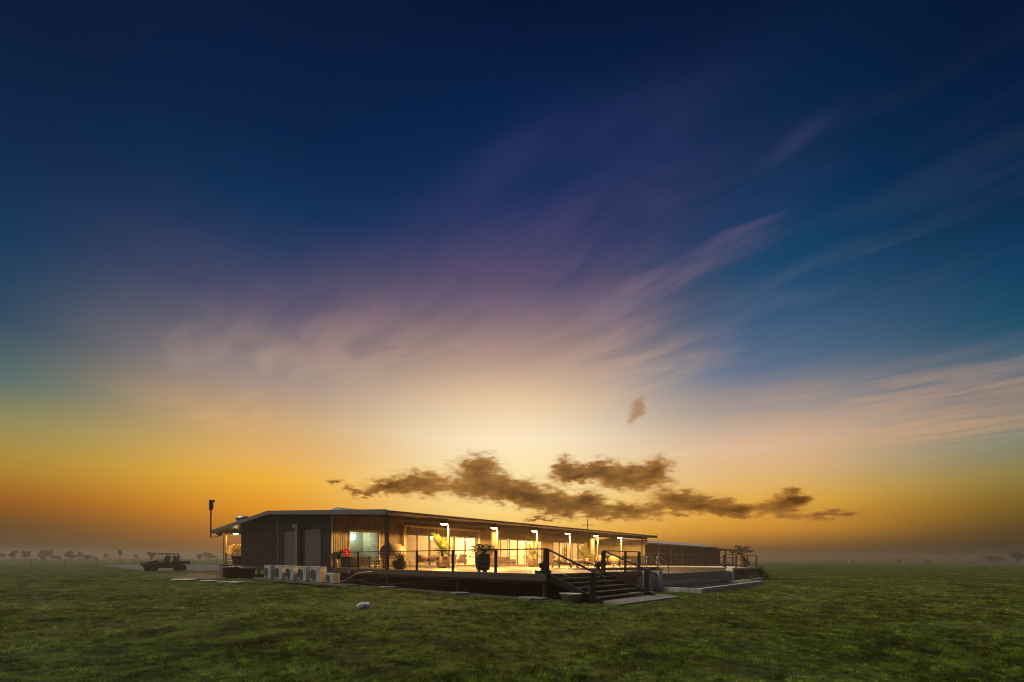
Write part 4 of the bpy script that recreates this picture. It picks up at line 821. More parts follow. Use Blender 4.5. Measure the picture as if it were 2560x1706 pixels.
# sun loungers
def lounger():
    t = thing('sun_lounger', '', 'sun lounger', (0, 0, 0), 0, 'sun loungers on the open deck')
    obj('frame', MB().bar((-0.05, -0.31, 0.33), (1.95, -0.31, 0.30), 0.05, 0.06).bar((-0.05, 0.31, 0.33), (1.95, 0.31, 0.30), 0.05, 0.06).bar((1.94, -0.28, 0.30), (1.94, 0.28, 0.30), 0.05, 0.055).bar((-0.04, -0.28, 0.33), (-0.04, 0.28, 0.33), 0.05, 0.055), 'lounger_frame', t)
    obj('seat_sling', MB().box(0.66, 1.9, -0.28, 0.28, 0.335, 0.352), 'lounger_weave', t)
    obj('backrest', MB().bar((0.66, 0, 0.35), (-0.02, 0, 0.52), 0.56, 0.03), 'lounger_weave', t)
    obj('cushion', MB().bev(-0.05, 0.16, -0.24, 0.24, 0.53, 0.60, 0.03), 'lounger_weave', t)
    for x, dx in ((0.12, -0.14), (1.72, 0.14)):
        for sy in (-0.30, 0.30): obj('leg', MB().bar((x, sy, 0.31), (x+dx, sy, 0.0), 0.045, 0.05), 'lounger_frame', t)
    obj('prop', MB().bar((0.35, -0.2, 0.34), (0.12, -0.2, 0.47), 0.02, 0.02).bar((0.35, 0.2, 0.34), (0.12, 0.2, 0.47), 0.02, 0.02), 'lounger_frame', t)
    return t
l0 = lounger()
LG = [(9.2, 6.4, -8), (10.9, 7.6, -6), (12.0, 6.3, -10), (13.6, 7.8, -6), (15.0, 6.5, -8), (16.8, 7.6, -10), (18.3, 6.3, -6), (20.2, 7.1, -8)]
for i, (u, v, a) in enumerate(LG):
    lab = ['sun lounger nearest the corner post on the open deck', 'sun lounger set back behind the first one', 'sun lounger between the two bowl plants', 'sun lounger set back near the spreading planter', 'sun lounger behind the second stair post', 'sun lounger set back near the fifth lamp post', 'sun lounger in front of the row end by the pool rail', 'sun lounger at the far end of the deck near the pool'][i]
    if i == 0: l0.location = (u, v, 1.0); l0.rotation_euler = (0, 0, R(a)); l0['label'] = lab
    else: dup(l0, (u, v, 1.0), R(a), lab)
# round cane chairs further back
def cane_chair(loc, rz, label):
    t = thing('cane_chair', label, 'chair', loc, rz, 'round cane chairs at the verandah end'); n = 24
    vs = []; fs = []
    for i in range(7):
        ph = R(90)*i/6; r = 0.58*math.sin(ph+0.0) if i else 0.02; z = -0.30*math.cos(ph)
        for k in range(n): vs.append((r*math.cos(2*math.pi*k/n), r*math.sin(2*math.pi*k/n), z))
    for i in range(6): fs += [(i*n+k, i*n+(k+1) % n, (i+1)*n+(k+1) % n, (i+1)*n+k) for k in range(n)]
    mb = MB().add(vs, fs, True); rot = Matrix.Translation((0, 0, 0.62)) @ Matrix.Rotation(R(42), 4, 'Y'); mb.v = [tuple(rot @ Vector(p)) for p in mb.v]
    obj('shell', mb, 'cane', t); obj('cushion', MB().lathe([(0.36, 0.40), (0.40, 0.46), (0.36, 0.52), (0.01, 0.53)], 20), 'fabric_grey', t)
    rimp = [tuple(rot @ Vector((0.58*math.cos(2*math.pi*k/n), 0.58*math.sin(2*math.pi*k/n), 0))) for k in range(n+1)]
    obj('rim', MB().tube(rimp, 0.025, 6, caps=False), 'cane', t); obj('base_ring', MB().lathe([(0.30, 0.0), (0.33, 0.02), (0.24, 0.40), (0.21, 0.40)], 20), 'cane', t)
    return t
q0 = cane_chair((26.2, 13.3, 1.0), R(20), 'round cane chair nearer the spreading planter'); dup(q0, (28.7, 13.2, 1.0), R(35), 'round cane chair nearer the painted sign wall')

# ------------------------------------------------------------------ inside the rooms
for i, (u, v, en, lab) in enumerate(((7.4, 20.3, 95, 'round ceiling light inside the room by the oven'), (11.3, 19.6, 330, 'bright ceiling light in the room behind the brightest doors'), (17.0, 20.6, 260, 'ceiling light over the lounge behind the middle doors'), (20.4, 20.6, 180, 'ceiling light at the far side of the lounge'), (26.5, 20.6, 230, 'ceiling light in the room behind the end doors'))):
    t = thing('ceiling_light', lab, 'lamp', (u, v, 3.72), 0, 'ceiling lights inside the lodge')
    obj('housing', MB().lathe([(0.24, 0.0), (0.24, -0.03), (0.2, -0.05)], 18), 'white_metal', t); obj('diffuser', MB().lathe([(0.195, -0.051), (0.17, -0.09), (0.01, -0.11)], 18), 'room_glow', t)
    point(t, (0, 0, -0.25), en*4.0, (1.0, 0.68, 0.32), 0.2)
t = thing('wall_light', 'cool white lamp high in the green room behind the single window', 'lamp', (3.5, 21.42, 3.25)); obj('bracket', B(-0.1, 0.1, 0.1, 0.19, -0.1, 0.1), 'white_metal', t); obj('diffuser', MB().bev(-0.3, 0.3, -0.02, 0.099, -0.22, 0.22, 0.03), 'cool_glow', t); point(t, (0, -0.3, 0), 50, (0.80, 1.0, 0.86), 0.25)
def armchair(loc, rz, label, m='fabric_brown'):
    t = thing('armchair', label, 'chair', loc, rz, 'armchairs inside the lodge')
    obj('seat', MB().bev(-0.36, 0.36, -0.36, 0.36, 0.24, 0.44, 0.05), m, t); obj('backrest', MB().bar((-0.33, 0, 0.42), (-0.55, 0, 1.0), 0.70, 0.14), m, t)
    for s_ in (-1, 1): obj('armrest', MB().bev(-0.38, 0.34, s_*0.43-0.06, s_*0.43+0.06, 0.20, 0.62, 0.03), m, t)
    for sx in (-0.3, 0.3):
        for sy in (-0.3, 0.3): obj('leg', B(sx-0.02, sx+0.02, sy-0.02, sy+0.02, 0, 0.235), 'timber_dark', t)
    return t
A0 = armchair((16.4, 19.4, 1.0), R(200), 'brown armchair behind the second pane of the middle doors'); dup(A0, (25.3, 19.2, 1.0), R(160), 'brown armchair inside the end doors'); dup(A0, (11.0, 18.9, 1.0), R(100), 'brown armchair inside the brightest doors')
dup(A0, (12.4, 19.1, 1.0), R(80), 'brown armchair beside the partition inside the brightest doors')
def cabinet(loc, sx, sy, h, label, nd=3, name='sideboard', m='cabinet_wood'):
    t = thing(name, label, 'cabinet', loc)
    obj('carcass', B(-sx/2, sx/2, -sy/2, sy/2, 0.06, h), m, t); obj('plinth', B(-sx/2+0.05, sx/2-0.05, -sy/2+0.05, sy/2, 0, 0.059), 'timber_dark', t)
    for k in range(nd):
        w_ = sx/nd; d = obj('door', MB().bev(-sx/2+k*w_+0.01, -sx/2+(k+1)*w_-0.01, -sy/2-0.02, -sy/2-0.001, 0.09, h-0.03, 0.005), m, t); obj('handle', B(-sx/2+(k+1)*w_-0.07, -sx/2+(k+1)*w_-0.05, -sy/2-0.05, -sy/2-0.021, h*0.5, h*0.5+0.12), 'steel', d)
cabinet((18.6, 23.6, 1.0), 3.2, 0.5, 0.85, 'long low sideboard against the rear wall of the lounge', 4)
cabinet((6.9, 23.5, 1.0), 2.6, 0.6, 0.95, 'kitchen counter behind the first doors', 3); cabinet((28.6, 23.5, 1.0), 1.2, 0.5, 2.0, 'tall dark cupboard in the end room', 2)
t = thing('sofa', 'long brown sofa in the middle of the lounge', 'sofa', (19.4, 20.2, 1.0)); obj('seat', MB().bev(-1.0, 1.0, -0.4, 0.4, 0.15, 0.45, 0.05), 'fabric_brown', t); obj('backrest', MB().bev(-1.0, 1.0, 0.25, 0.45, 0.451, 0.85, 0.06), 'fabric_brown', t)
for s_ in (-1, 1): obj('armrest', MB().bev(s_*1.1-0.095, s_*1.1+0.095, -0.42, 0.45, 0.12, 0.62, 0.04), 'fabric_brown', t)
for k in range(4): obj('leg', B((-0.9, 0.9)[k % 2]-0.03, (-0.9, 0.9)[k % 2]+0.03, (-0.33, 0.33)[k//2]-0.03, (-0.33, 0.33)[k//2]+0.03, 0, 0.149), 'timber_dark', t)
t = thing('coffee_table', 'low wooden table in front of the sofa', 'table', (18.6, 18.9, 1.0)); obj('table_top', MB().bev(-0.6, 0.6, -0.3, 0.3, 0.38, 0.42, 0.01), 'cabinet_wood', t)
for sx in (-0.5, 0.5):
    for sy in (-0.22, 0.22): obj('leg', B(sx-0.03, sx+0.03, sy-0.03, sy+0.03, 0, 0.379), 'cabinet_wood', t)
for lab, u, z, sx, sz in (('framed picture on the kitchen wall', 7.0, 2.45, 0.6, 0.45), ('pale framed print above the counter', 8.2, 2.3, 0.9, 0.6), ('dark wide screen on the lounge wall', 17.9, 2.25, 0.9, 0.5), ('framed picture in the end room', 26.0, 2.4, 0.7, 0.5)):
    t = thing('wall_picture', lab, 'picture', (u, 23.97, z)); obj('frame', MB().box(-sx, sx, -0.03, 0.02, -sz-0.03, -sz).box(-sx, sx, -0.03, 0.02, sz, sz+0.03).box(-sx-0.03, -sx, -0.03, 0.02, -sz-0.03, sz+0.03).box(sx, sx+0.03, -0.03, 0.02, -sz-0.03, sz+0.03), 'timber_dark', t); obj('print', B(-sx+0.001, sx-0.001, -0.012, 0.015, -sz+0.001, sz-0.001), 'fabric_grey' if 'screen' in lab else 'paper', t)
t = thing('open_shelf', 'open bookshelf with boxes in the end room', 'shelf', (28.6, 19.6, 1.0))
obj('side', B(-0.5, -0.46, -0.16, 0.16, 0, 2.0), 'cabinet_wood', t); obj('side', B(0.46, 0.5, -0.16, 0.16, 0, 2.0), 'cabinet_wood', t)
for k in range(6): obj('shelf_board', B(-0.459, 0.459, -0.16, 0.16, 0.05+k*0.38, 0.08+k*0.38), 'cabinet_wood', t)
for k in range(5):
    bx = thing('storage_box', 'storage box on the %s shelf of the bookshelf' % ['lowest', 'second', 'third', 'fourth', 'highest'][k], 'box', (28.6+random.uniform(-0.15, 0.15), 19.6, 1.082+k*0.38)); obj('box', MB().bev(-0.26, 0.26, -0.13, 0.13, 0.0, 0.22, 0.01), 'paper', bx); obj('lid', MB().bev(-0.27, 0.27, -0.14, 0.14, 0.221, 0.26, 0.006), 'cabinet_wood', bx)
t = thing('indoor_plant', 'bare branching plant inside the single window', 'plant', (3.0, 18.5, 1.0)); obj('pot', MB().lathe([(0.2, 0), (0.28, 0.4), (0.25, 0.4), (0.01, 0.37)], 18), 'terracotta', t)
br = MB(); rg = random.Random(4)
for k in range(22):
    a = rg.uniform(0, 6.28); l = rg.uniform(0.5, 1.2); p = Vector((0, 0, 0.38)); d = Vector((math.cos(a)*0.5, math.sin(a)*0.5, 1)).normalized(); pts = [p.copy()]
    for j in range(6): d = (d+Vector((rg.uniform(-0.35, 0.35), rg.uniform(-0.35, 0.35), rg.uniform(-0.1, 0.2)))).normalized(); p = p+d*l/6; pts.append(p.copy())
    br.tube(pts, 0.014, 5, 0.005)
obj('stem', br, 'cane', t); obj('foliage', clump(MB(), 120, 0, 0, 1.2, 0.4, 0.4, 0.5, 0.08, 6), 'leaf_shrub', t)
# ------------------------------------------------------------------ pool
pool = thing('swimming_pool', 'raised pool with a dark glass front wall, stone piers and a catch basin', 'pool', (8.0, -0.85, 0.0))
P = lambda n, mb, m, par=pool: obj(n, mb, m, par, True)
for nm, a, b in (('pier', 8.08, 8.52), ('pier', 20.12, 20.58)): P(nm, MB().bev(a, b, -1.0, -0.55, 0.0, 1.0, 0.015), 'pale_render')
P('glass_wall', B(8.53, 20.11, -0.84, -0.80, 0.12, 0.84), 'pool_glass')
for u in (11.4, 14.3, 17.2): P('glass_joint', B(u-0.01, u+0.01, -0.846, -0.841, 0.13, 0.84), 'black_plastic')
for k in range(4): P('wall_panel', MB().bev(8.07-1.0, 8.075, -0.80, -0.62, 0.01+k*0.245, 0.25+k*0.245, 0.008), 'stone_block')
P('water', B(8.55, 20.1, -0.79, 4.6, 0.60, 0.835), 'water')
P('end_wall', B(20.12, 20.45, -0.54, 4.6, 0.3, 1.04), 'pool_tile'); P('side_wall', B(8.075, 8.5, -0.54, 4.85, 0.0, 0.93), 'pale_render')
for k in range(8): P('coping', MB().bev(20.10, 20.62, -0.50+k*0.66, 0.15+k*0.66, 1.042, 1.085, 0.008), 'pale_render')
for k in range(16): P('coping', MB().bev(8.55+k*0.74, 9.28+k*0.74, 4.55, 4.88, 1.0, 1.05, 0.008), 'pale_render')
P('back_wall', B(8.55, 20.1, 4.61, 4.86, 0.3, 0.998), 'pool_tile')
P('coping', MB().bev(8.06, 8.52, -0.53, 4.86, 0.932, 0.965, 0.008), 'pale_render')
for k in range(26):
    a = 8.05+k*0.436; P('basin_block', MB().bev(a, a+0.425, -3.12, -2.90, -0.02, 0.21+random.uniform(-0.004, 0.004), 0.012), 'stone_block')
for k in range(5): P('basin_block', MB().bev(8.05, 8.27, -2.89+k*0.39, -2.52+k*0.39, -0.02, 0.205, 0.012), 'stone_block')
for k in range(5): P('basin_block', MB().bev(19.2, 19.42, -2.89+k*0.39, -2.52+k*0.39, -0.02, 0.205, 0.012), 'stone_block')
P('basin_ledge', B(19.43, 27.0, -1.4, -0.95, 0.0, 0.16), 'pale_render'); P('basin_water', B(8.28, 19.19, -2.89, -0.86, 0.0, 0.11), 'water')
P('pool_deck', B(20.63, 29.8, -0.35, 10.9, 0.86, 1.0), 'pale_render'); P('pool_deck', B(29.81, 34, 2.5, 10.5, 0.86, 0.99), 'pale_render')
for u in (22.5, 25.5, 29.6): P('deck_stump', B(u-0.06, u+0.06, -0.30, -0.18, 0.0, 0.859), 'dark_steel')
P('under_screen', B(20.6, 29.5, -0.1, -0.05, 0.0, 0.855), 'timber_dark')
rail('pool_railing', 'dark railing with wires at the far end of the pool deck', [(21.0, -0.2, 0.09), (23.8, -0.2, 0.06), (26.8, -0.2), (29.6, -0.2, 0.055)])
t = thing('pool_handrail', 'bent stainless handrail at the pool edge', 'handrail', (10.0, 0.0, 0.84))
for y_ in (0.0, 0.6): obj('rail', MB().tube([(0, y_, 0), (0, y_, 0.83), (0.06, y_, 0.93), (0.2, y_, 0.93), (1.45, y_, 0.52), (1.55, y_, 0.44), (1.56, y_, -0.2)], 0.028, 10), 'steel', t)
rg = random.Random(8)
t = thing('banana_shrub', 'dense broad leaved shrub at the far corner of the pool deck', 'shrub', (29.9, -0.35, 0.0)); fo = MB(); strap_plant(fo, 70, 0.7, 1.35, 0.20, 1.0, 0.55, (0.1, 0, 0.1), 3, 0.15); strap_plant(fo, 40, 0.5, 0.9, 0.16, 1.0, 0.5, (-0.5, -0.4, 0.05), 4, 0.1); obj('foliage', fo, 'leaf_bank', t); obj('stem', MB().tube([(0, 0, 0), (0.1, 0, 0.4)], 0.10, 8, 0.06), 'bark', t)
for i, u in enumerate((21.2, 22.3, 23.6, 24.6, 25.7)):
    t = thing('ledge_plant', 'low leafy plant growing under the far pool deck', 'plant', (u, -1.15, 0.16), 0, 'plants under the far pool deck'); obj('foliage', strap_plant(MB(), 26, 0.25, 0.6, 0.09, 1.0, 0.6, (0, 0, 0), 30+i, 0.2), 'leaf_bank', t); obj('stem', MB().tube([(0, 0, 0), (0, 0, 0.12)], 0.04, 6, 0.03), 'bark', t)
for i, (u, v) in enumerate(((30.0, 8.8), (31.0, 9.5), (35, 9.9), (38.5, 10.2), (40, 10.4), (42.5, 9.8), (45, 10.6), (47, 10.2))):
    t = thing('border_plant', 'small green plant in the border before the second building', 'plant', (u, v, 0.95 if u < 34 else 0.0), 0, 'plants in the border before the second building'); s_ = 1.0 if u < 34 else 2.4
    obj('foliage', strap_plant(MB(), 26, 0.35*s_, 0.7*s_, 0.07*s_, 0.9, 0.5, (0, 0, 0), 60+i, 0.3), 'leaf_bank', t); obj('stem', MB().tube([(0, 0, 0), (0, 0, 0.15)], 0.05, 6, 0.03), 'bark', t)
# ------------------------------------------------------------------ second building
wing = thing('accommodation_wing', 'second low building with dark screened verandah and grey roof beyond the pool', 'building', (33.5, 12.0, 0.0))
W = lambda n, mb, m, par=wing: obj(n, mb, m, par, True)
W('floor', B(33.5, 73, 12.05, 22, 0.7, 1.0), 'concrete')
for u in range(34, 73, 4): W('stump', B(u, u+0.12, 12.2, 12.32, 0, 0.7), 'galv')
EDG = [33.5+3.55*i for i in range(8)]
for i in range(7):
    a, b = EDG[i]+0.05, EDG[i+1]-0.05
    W('screen_panel', MB().box(a, b, 12.04, 12.06, 1.0, 2.30).box(a, b, 12.04, 12.06, 2.36, 3.35), 'screen_mesh'); W('transom', B(a, b, 12.0, 12.09, 2.301, 2.359), 'mullion')
    W('mid_mullion', B((a+b)/2-0.02, (a+b)/2+0.02, 12.01, 12.08, 1.0, 2.30), 'mullion')
for u in EDG: W('mullion', B(u-0.05, u+0.05, 11.98, 12.10, 1.0, 3.36), 'mullion')
W('sign_wall', B(33.35, 33.48, 12.0, 22, 2.05, 3.42), 'sign_panel'); W('lower_wall', B(33.37, 33.48, 12.0, 22, 1.0, 2.045), 'charcoal'); W('rear_wall', B(33.5, 58, 21.9, 22, 1, 3.6), 'charcoal'); W('inner_wall', B(33.5, 58.3, 14.6, 14.7, 1, 3.5), 'charcoal'); W('cross_wall', B(58.25, 58.35, 12.1, 14.6, 1, 3.5), 'charcoal')
W('roof', MB().add([(32.6, 11.3, 3.42), (55.2, 11.3, 3.42), (32.6, 15.5, 4.14), (59.5, 15.5, 4.14), (32.6, 22.7, 3.42), (60.2, 22.7, 3.42)], [(0, 1, 3, 2), (2, 3, 5, 4), (1, 5, 3), (0, 2, 4)]), 'roofing')
W('fascia_board', MB().box(32.56, 55.2, 11.26, 11.30, 3.28, 3.46).box(32.56, 32.60, 11.301, 22.7, 3.28, 3.80), 'fascia'); W('soffit', B(32.6, 55.2, 11.3, 22.7, 3.37, 3.40), 'soffit')
W('verandah_roof', MB().prism([(10.9, 3.30), (22, 3.62), (22, 3.50), (10.9, 3.18)], 'x', 55.3, 73.5), 'fascia')
for u in (58.6, 61.5, 65.2, 70.5): W('verandah_post', B(u-0.07, u+0.07, 11.95, 12.09, 1.0, 3.2), 'black_rail')
W('verandah_rail', MB().box(58.7, 72.8, 12.0, 12.05, 2.0, 2.05).box(58.7, 72.8, 12.0, 12.04, 1.5, 1.53), 'black_rail'); W('verandah_rail', MB().box(72.75, 72.8, 12.1, 20, 2.0, 2.05).box(72.75, 72.8, 12.1, 20, 1.5, 1.53), 'black_rail')
bulkhead('wing_lamp', (70.1, 12.1, 3.17), 'small lit lamp at the far verandah end of the second building', 160)
# lettering and reed drawing on the sign wall
fc = bpy.data.curves.new('lettering', 'FONT'); fc.body = 'FINNISS'; fc.size = 0.52; fc.space_character = 1.75; fc.extrude = 0.004
fo_ = bpy.data.objects.new('tmp', fc); C.objects.link(fo_); bpy.context.view_layer.update()
me = bpy.data.meshes.new_from_object(fo_.evaluated_get(bpy.context.evaluated_depsgraph_get())); bpy.data.objects.remove(fo_)
xs = [v_.co.x for v_ in me.vertices]; wx = max(xs)
me.materials.clear(); me.materials.append(MATS['charcoal'])
lt = link(bpy.data.objects.new('lettering', me)); lt.parent = wing
lt.matrix_local = Matrix.Translation((33.342-33.5, 15.05+wx-12.0, 2.28)) @ Matrix.Rotation(R(-90), 4, 'Z') @ Matrix.Rotation(R(90), 4, 'X')
rd = MB(); rg = random.Random(3)
for k in range(9): rd.bar((33.345, 16.6-k*0.14, 2.95), (33.345, 16.6-k*0.14+(k-4)*-0.05, 3.12+0.13*math.sin(0.5+k*0.9)**2), 0.022, 0.006, (1, 0, 0))
for q in range(3):
    pts = [(33.345, 16.7-j*0.12, 2.90-0.05*q+0.03*math.sin(j*0.7+q)) for j in range(22)]
    for j in range(21): rd.bar(pts[j], pts[j+1], 0.02, 0.006, (1, 0, 0))
obj('reed_drawing', rd, 'charcoal', wing, True)
# power pole beyond the roofs
t = thing('power_pole', 'power pole with a cross arm rising behind the roof', 'pole', (43.6, 26.0, -1.15)); obj('pole', MB().tube([(0, 0, 0), (0, 0, 8.75)], 0.08, 8, 0.055), 'bark', t); obj('cross_arm', MB().bar((-0.62, 0.62, 7.9), (0.62, -0.62, 7.9), 0.06, 0.07), 'bark', t)
for k in (-0.56, -0.25, 0.25, 0.56): obj('insulator', MB().lathe([(0.02, 0), (0.04, 0.04), (0.02, 0.10)], 8, (k, -k, 7.93)), 'galv', t)

# ------------------------------------------------------------------ utility vehicle on the gravel
t = thing('utility_vehicle', 'dark four door utility buggy with open cage and rear tray on the gravel', 'buggy', (-0.5, 60.9, 0.0), R(42+150))
t.scale = (1.12, 1.15, 1.12)
U = lambda n, mb, m, par=t: obj(n, mb, m, par)
body = U('body', MB().prism([(-1.25, 0.34), (1.25, 0.34), (1.95, 0.50), (2.08, 0.75), (1.98, 1.02), (1.35, 1.18), (1.05, 1.14), (0.95, 0.98), (-1.2, 0.98), (-1.25, 1.05)], 'y', -0.68, 0.68), 'utv_paint')
U('hood_scoop', MB().bev(1.3, 1.8, -0.4, 0.4, 1.02, 1.10, 0.03), 'utv_paint', body)
U('tray', MB().box(-2.15, -1.22, -0.70, 0.70, 0.74, 0.80).box(-2.15, -1.22, -0.72, -0.66, 0.801, 1.10).box(-2.15, -1.22, 0.66, 0.72, 0.801, 1.10).box(-2.18, -2.10, -0.72, 0.72, 0.78, 1.12).box(-1.28, -1.22, -0.65, 0.65, 0.801, 1.10), 'utv_paint')
U('bumper', MB().tube([(1.9, -0.55, 0.55), (2.16, -0.5, 0.62), (2.18, -0.4, 0.95), (2.18, 0.4, 0.95), (2.16, 0.5, 0.62), (1.9, 0.55, 0.55)], 0.03, 8), 'black_rail')
for s_ in (-1, 1):
    U('headlight', MB().bev(1.93, 2.03, s_*0.45-0.12, s_*0.45+0.12, 0.78, 0.88, 0.02), 'steel')
    for x0, z0, x1, z1 in ((1.30, 1.08, 0.72, 1.90), (0.05, 0.86, 0.10, 1.90), (-1.05, 0.86, -1.08, 1.90)): U('cage_pillar', MB().tube([(x0, s_*0.66, z0), (x1, s_*0.60, z1)], 0.028, 8), 'black_rail')
    U('roof_rail', MB().tube([(0.74, s_*0.60, 1.90), (-1.10, s_*0.60, 1.90)], 0.028, 8), 'black_rail'); U('tail_brace', MB().tube([(-1.08, s_*0.6, 1.75), (-1.45, s_*0.66, 1.10)], 0.022, 8), 'black_rail')
    for x in (0.55, -0.55): U('side_net', MB().tube([(x+0.42, s_*0.67, 0.88), (x+0.36, s_*0.67, 1.12), (x-0.25, s_*0.67, 1.22)], 0.02, 6), 'black_rail')
    U('fender', MB().prism([(1.0, 0.62), (1.05, 0.80), (1.3, 0.88), (1.75, 0.84), (1.9, 0.66), (1.84, 0.66), (1.7, 0.78), (1.3, 0.82), (1.12, 0.76), (1.06, 0.62)], 'y', s_*0.80-0.13, s_*0.80+0.13), 'utv_paint')
U('roof', MB().bev(-1.15, 0.80, -0.64, 0.64, 1.93, 1.98, 0.02), 'black_rail')
for x in (0.05, -0.85):
    for s_ in (-0.33, 0.33):
        se = U('seat', MB().bev(x-0.1, x+0.42, s_-0.25, s_+0.25, 0.862, 1.0, 0.04), 'black_plastic'); U('seat_back', MB().bar((x-0.10, s_, 0.98), (x-0.24, s_, 1.55), 0.48, 0.12), 'black_plastic', se); U('headrest', MB().bar((x-0.24, s_, 1.56), (x-0.28, s_, 1.74), 0.26, 0.08), 'black_plastic', se)
U('steering_wheel', MB().tube([(0.72+0.05*math.sin(a), 0.33+0.17*math.cos(a), 1.20+0.16*math.sin(a)) for a in [k*math.pi/8 for k in range(17)]], 0.016, 6, caps=False).tube([(1.0, 0.33, 1.04), (0.74, 0.33, 1.2)], 0.02, 6), 'black_plastic')
for x in (1.42, -1.42):
    for s_ in (-1, 1):
        wl = U('wheel', MB().tube([(x, s_*0.56, 0.345), (x, s_*0.80, 0.345)], 0.20, 16), 'black_rail')
        n = 28; vs = []; fs = []
        pr_ = [(0.19, 0.52), (0.33, 0.51), (0.37, 0.55), (0.37, 0.81), (0.33, 0.85), (0.19, 0.84)]
        for k in range(n):
            a = 2*math.pi*k/n; tr_ = 1.0+0.02*(k % 2)
            vs += [(x+r*tr_*math.cos(a), s_*y_, 0.345+r*tr_*math.sin(a)*0.985) for r, y_ in pr_]
        for k in range(n): fs += [(6*k+j, 6*((k+1) % n)+j, 6*((k+1) % n)+j+1, 6*k+j+1) for j in range(5)]
        U('tyre', MB().add(vs, fs), 'rubber', wl)
U('chassis', MB().box(-1.5, 1.5, -0.5, 0.5, 0.30, 0.41), 'black_rail')

# ------------------------------------------------------------------ fence, trees, scrub far off
fz = thing('wire_fence', 'thin wire fence on dark posts crossing the misty paddock', 'fence', (-10.33, 144.8, 0.0))
FP = [(-15.8, 150.9), (-10.33, 144.82), (-4.86, 138.75), (0.0, 133.4), (5.4, 127.4+20), (12, 160), (20, 170)]
for x, y_ in FP[:4]+[(8, 140), (16, 147), (24, 154), (32, 161), (40, 168)]: obj('post', MB().tube([(x, y_, -0.1), (x, y_, 1.45)], 0.06, 7, 0.05), 'bark', fz, True)
for k in range(3): obj('wire', MB().tube([(-15.8, 150.9, 0.5+0.4*k), (0.0, 133.4, 0.5+0.4*k)], 0.006, 4), 'galv', fz, True)
def tree_parts(kind, seed):
    rg = random.Random(seed); tr = MB(); fo = MB()     # unit tree: height 1, spread about 1
    def leaves(p, r, n, sz, flat=1.0):
        for _ in range(n):
            while True:
                q = Vector((rg.uniform(-1, 1), rg.uniform(-1, 1), rg.uniform(-1, 1)))
                if q.length < 1: break
            q.z *= flat
            d = Vector((rg.uniform(-1, 1), rg.uniform(-1, 1), rg.uniform(-0.8, 0.8)))
            fo.leaf(p+q*r, d, sz*rg.uniform(0.6, 1.4), sz*0.6, 0.3, 1+1, rg.uniform(-1.5, 1.5))
    if kind == 'p':
        tr.tube([(0, 0, 0), (0.02, 0.01, 0.3), (0.0, 0.02, 0.6), (0.03, 0, 0.8)], 0.035, 7, 0.022)
        for k in range(40):
            a = rg.uniform(0, 6.28); up = rg.uniform(-1.2, 0.9); b = (0.03, 0, rg.uniform(0.72, 0.82))
            for j in range(9): fo.leaf(b, (math.cos(a+(j-4)*0.12), math.sin(a+(j-4)*0.12), up+(j-4)*0.03), rg.uniform(0.22, 0.34), 0.016, 0.6, 3)
        return tr, fo
    top = 0.50 if kind == 'u' else 0.34
    lean = Vector((rg.uniform(-0.08, 0.08), rg.uniform(-0.08, 0.08), 0)); b = Vector((0, 0, 0)); m_ = lean+Vector((0, 0, top))
    tr.tube([b, b.lerp(m_, 0.5)+Vector((rg.uniform(-0.02, 0.02), rg.uniform(-0.02, 0.02), 0)), m_], 0.024, 7, 0.016)
    for k in range(9 if kind == 'u' else 10):
        a = k*0.72+rg.uniform(-0.3, 0.3)
        if kind == 'u': e = Vector((math.cos(a)*rg.uniform(0.05, 0.36), math.sin(a)*rg.uniform(0.05, 0.36), rg.uniform(0.42, 0.90)))
        else: e = Vector((math.cos(a)*rg.uniform(0.08, 0.34), math.sin(a)*rg.uniform(0.08, 0.34), rg.uniform(0.42, 0.86)))
        tr.tube([m_*rg.uniform(0.75, 1.0), m_.lerp(e, 0.55)+Vector((0, 0, 0.04)), e], 0.011, 5, 0.004)
        if kind == 'u': leaves(e, rg.uniform(0.11, 0.20), 110, 0.06, 0.85)
        else: leaves(e, rg.uniform(0.13, 0.22), 130, 0.06, 0.85)
    return tr, fo
TM = {}
for kind in 'urp':
    for sd_ in range(3): a, b = tree_parts(kind, sd_*7+ord(kind)); TM[kind, sd_] = (a.mesh('trunk'), b.mesh('crown'))
for a, b in TM.values(): a.materials.append(MATS['bark']); b.materials.append(MATS['leaf_tree'])
def tree(i, x, y_, h, wd, kind, label, group):
    o = thing({'u': 'acacia_tree', 'r': 'paddock_tree', 'p': 'fan_palm'}[kind], label, 'tree', (x, y_, -0.05), i*1.3, group)
    s_ = {'u': wd*0.9, 'r': max(wd*1.25, h*0.5), 'p': max(wd*1.3, h*0.6)}[kind]; o.scale = (s_, s_, h/0.98)
    a, b = TM[kind, i % 3]; obj('trunk', a, None, o); obj('crown', b, None, o)
TREES = [(-15.3, 274.4, 4.1, 3.7, 'u'), (-12.4, 271.2, 5.2, 5.0, 'u'), (-8.5, 281.7, 5.0, 3.5, 'r'), (-2.3, 289.8, 6.3, 8.1, 'u'), (-4.2, 262.0, 3.0, 2.7, 'r'), (3.4, 328.4, 3.2, 5.5, 'r'), (5.1, 274.2, 5.5, 4.3, 'r'), (11.7, 319.1, 5.6, 4.2, 'u'), (7.8, 241.3, 3.2, 3.3, 'r'), (15.8, 299.7, 2.8, 2.4, 'r'), (23.8, 335.6, 5.1, 3.2, 'u'), (14.3, 211.6, 5.5, 3.3, 'p'), (37.2, 335.7, 4.6, 2.8, 'u'), (28.5, 240.7, 4.7, 3.2, 'r'), (51.1, 260.5, 4.2, 2.4, 'r'), (69.2, 315.1, 6.3, 8.4, 'r'), (54.0, 331.9, 3.3, 9.8, 'r')]
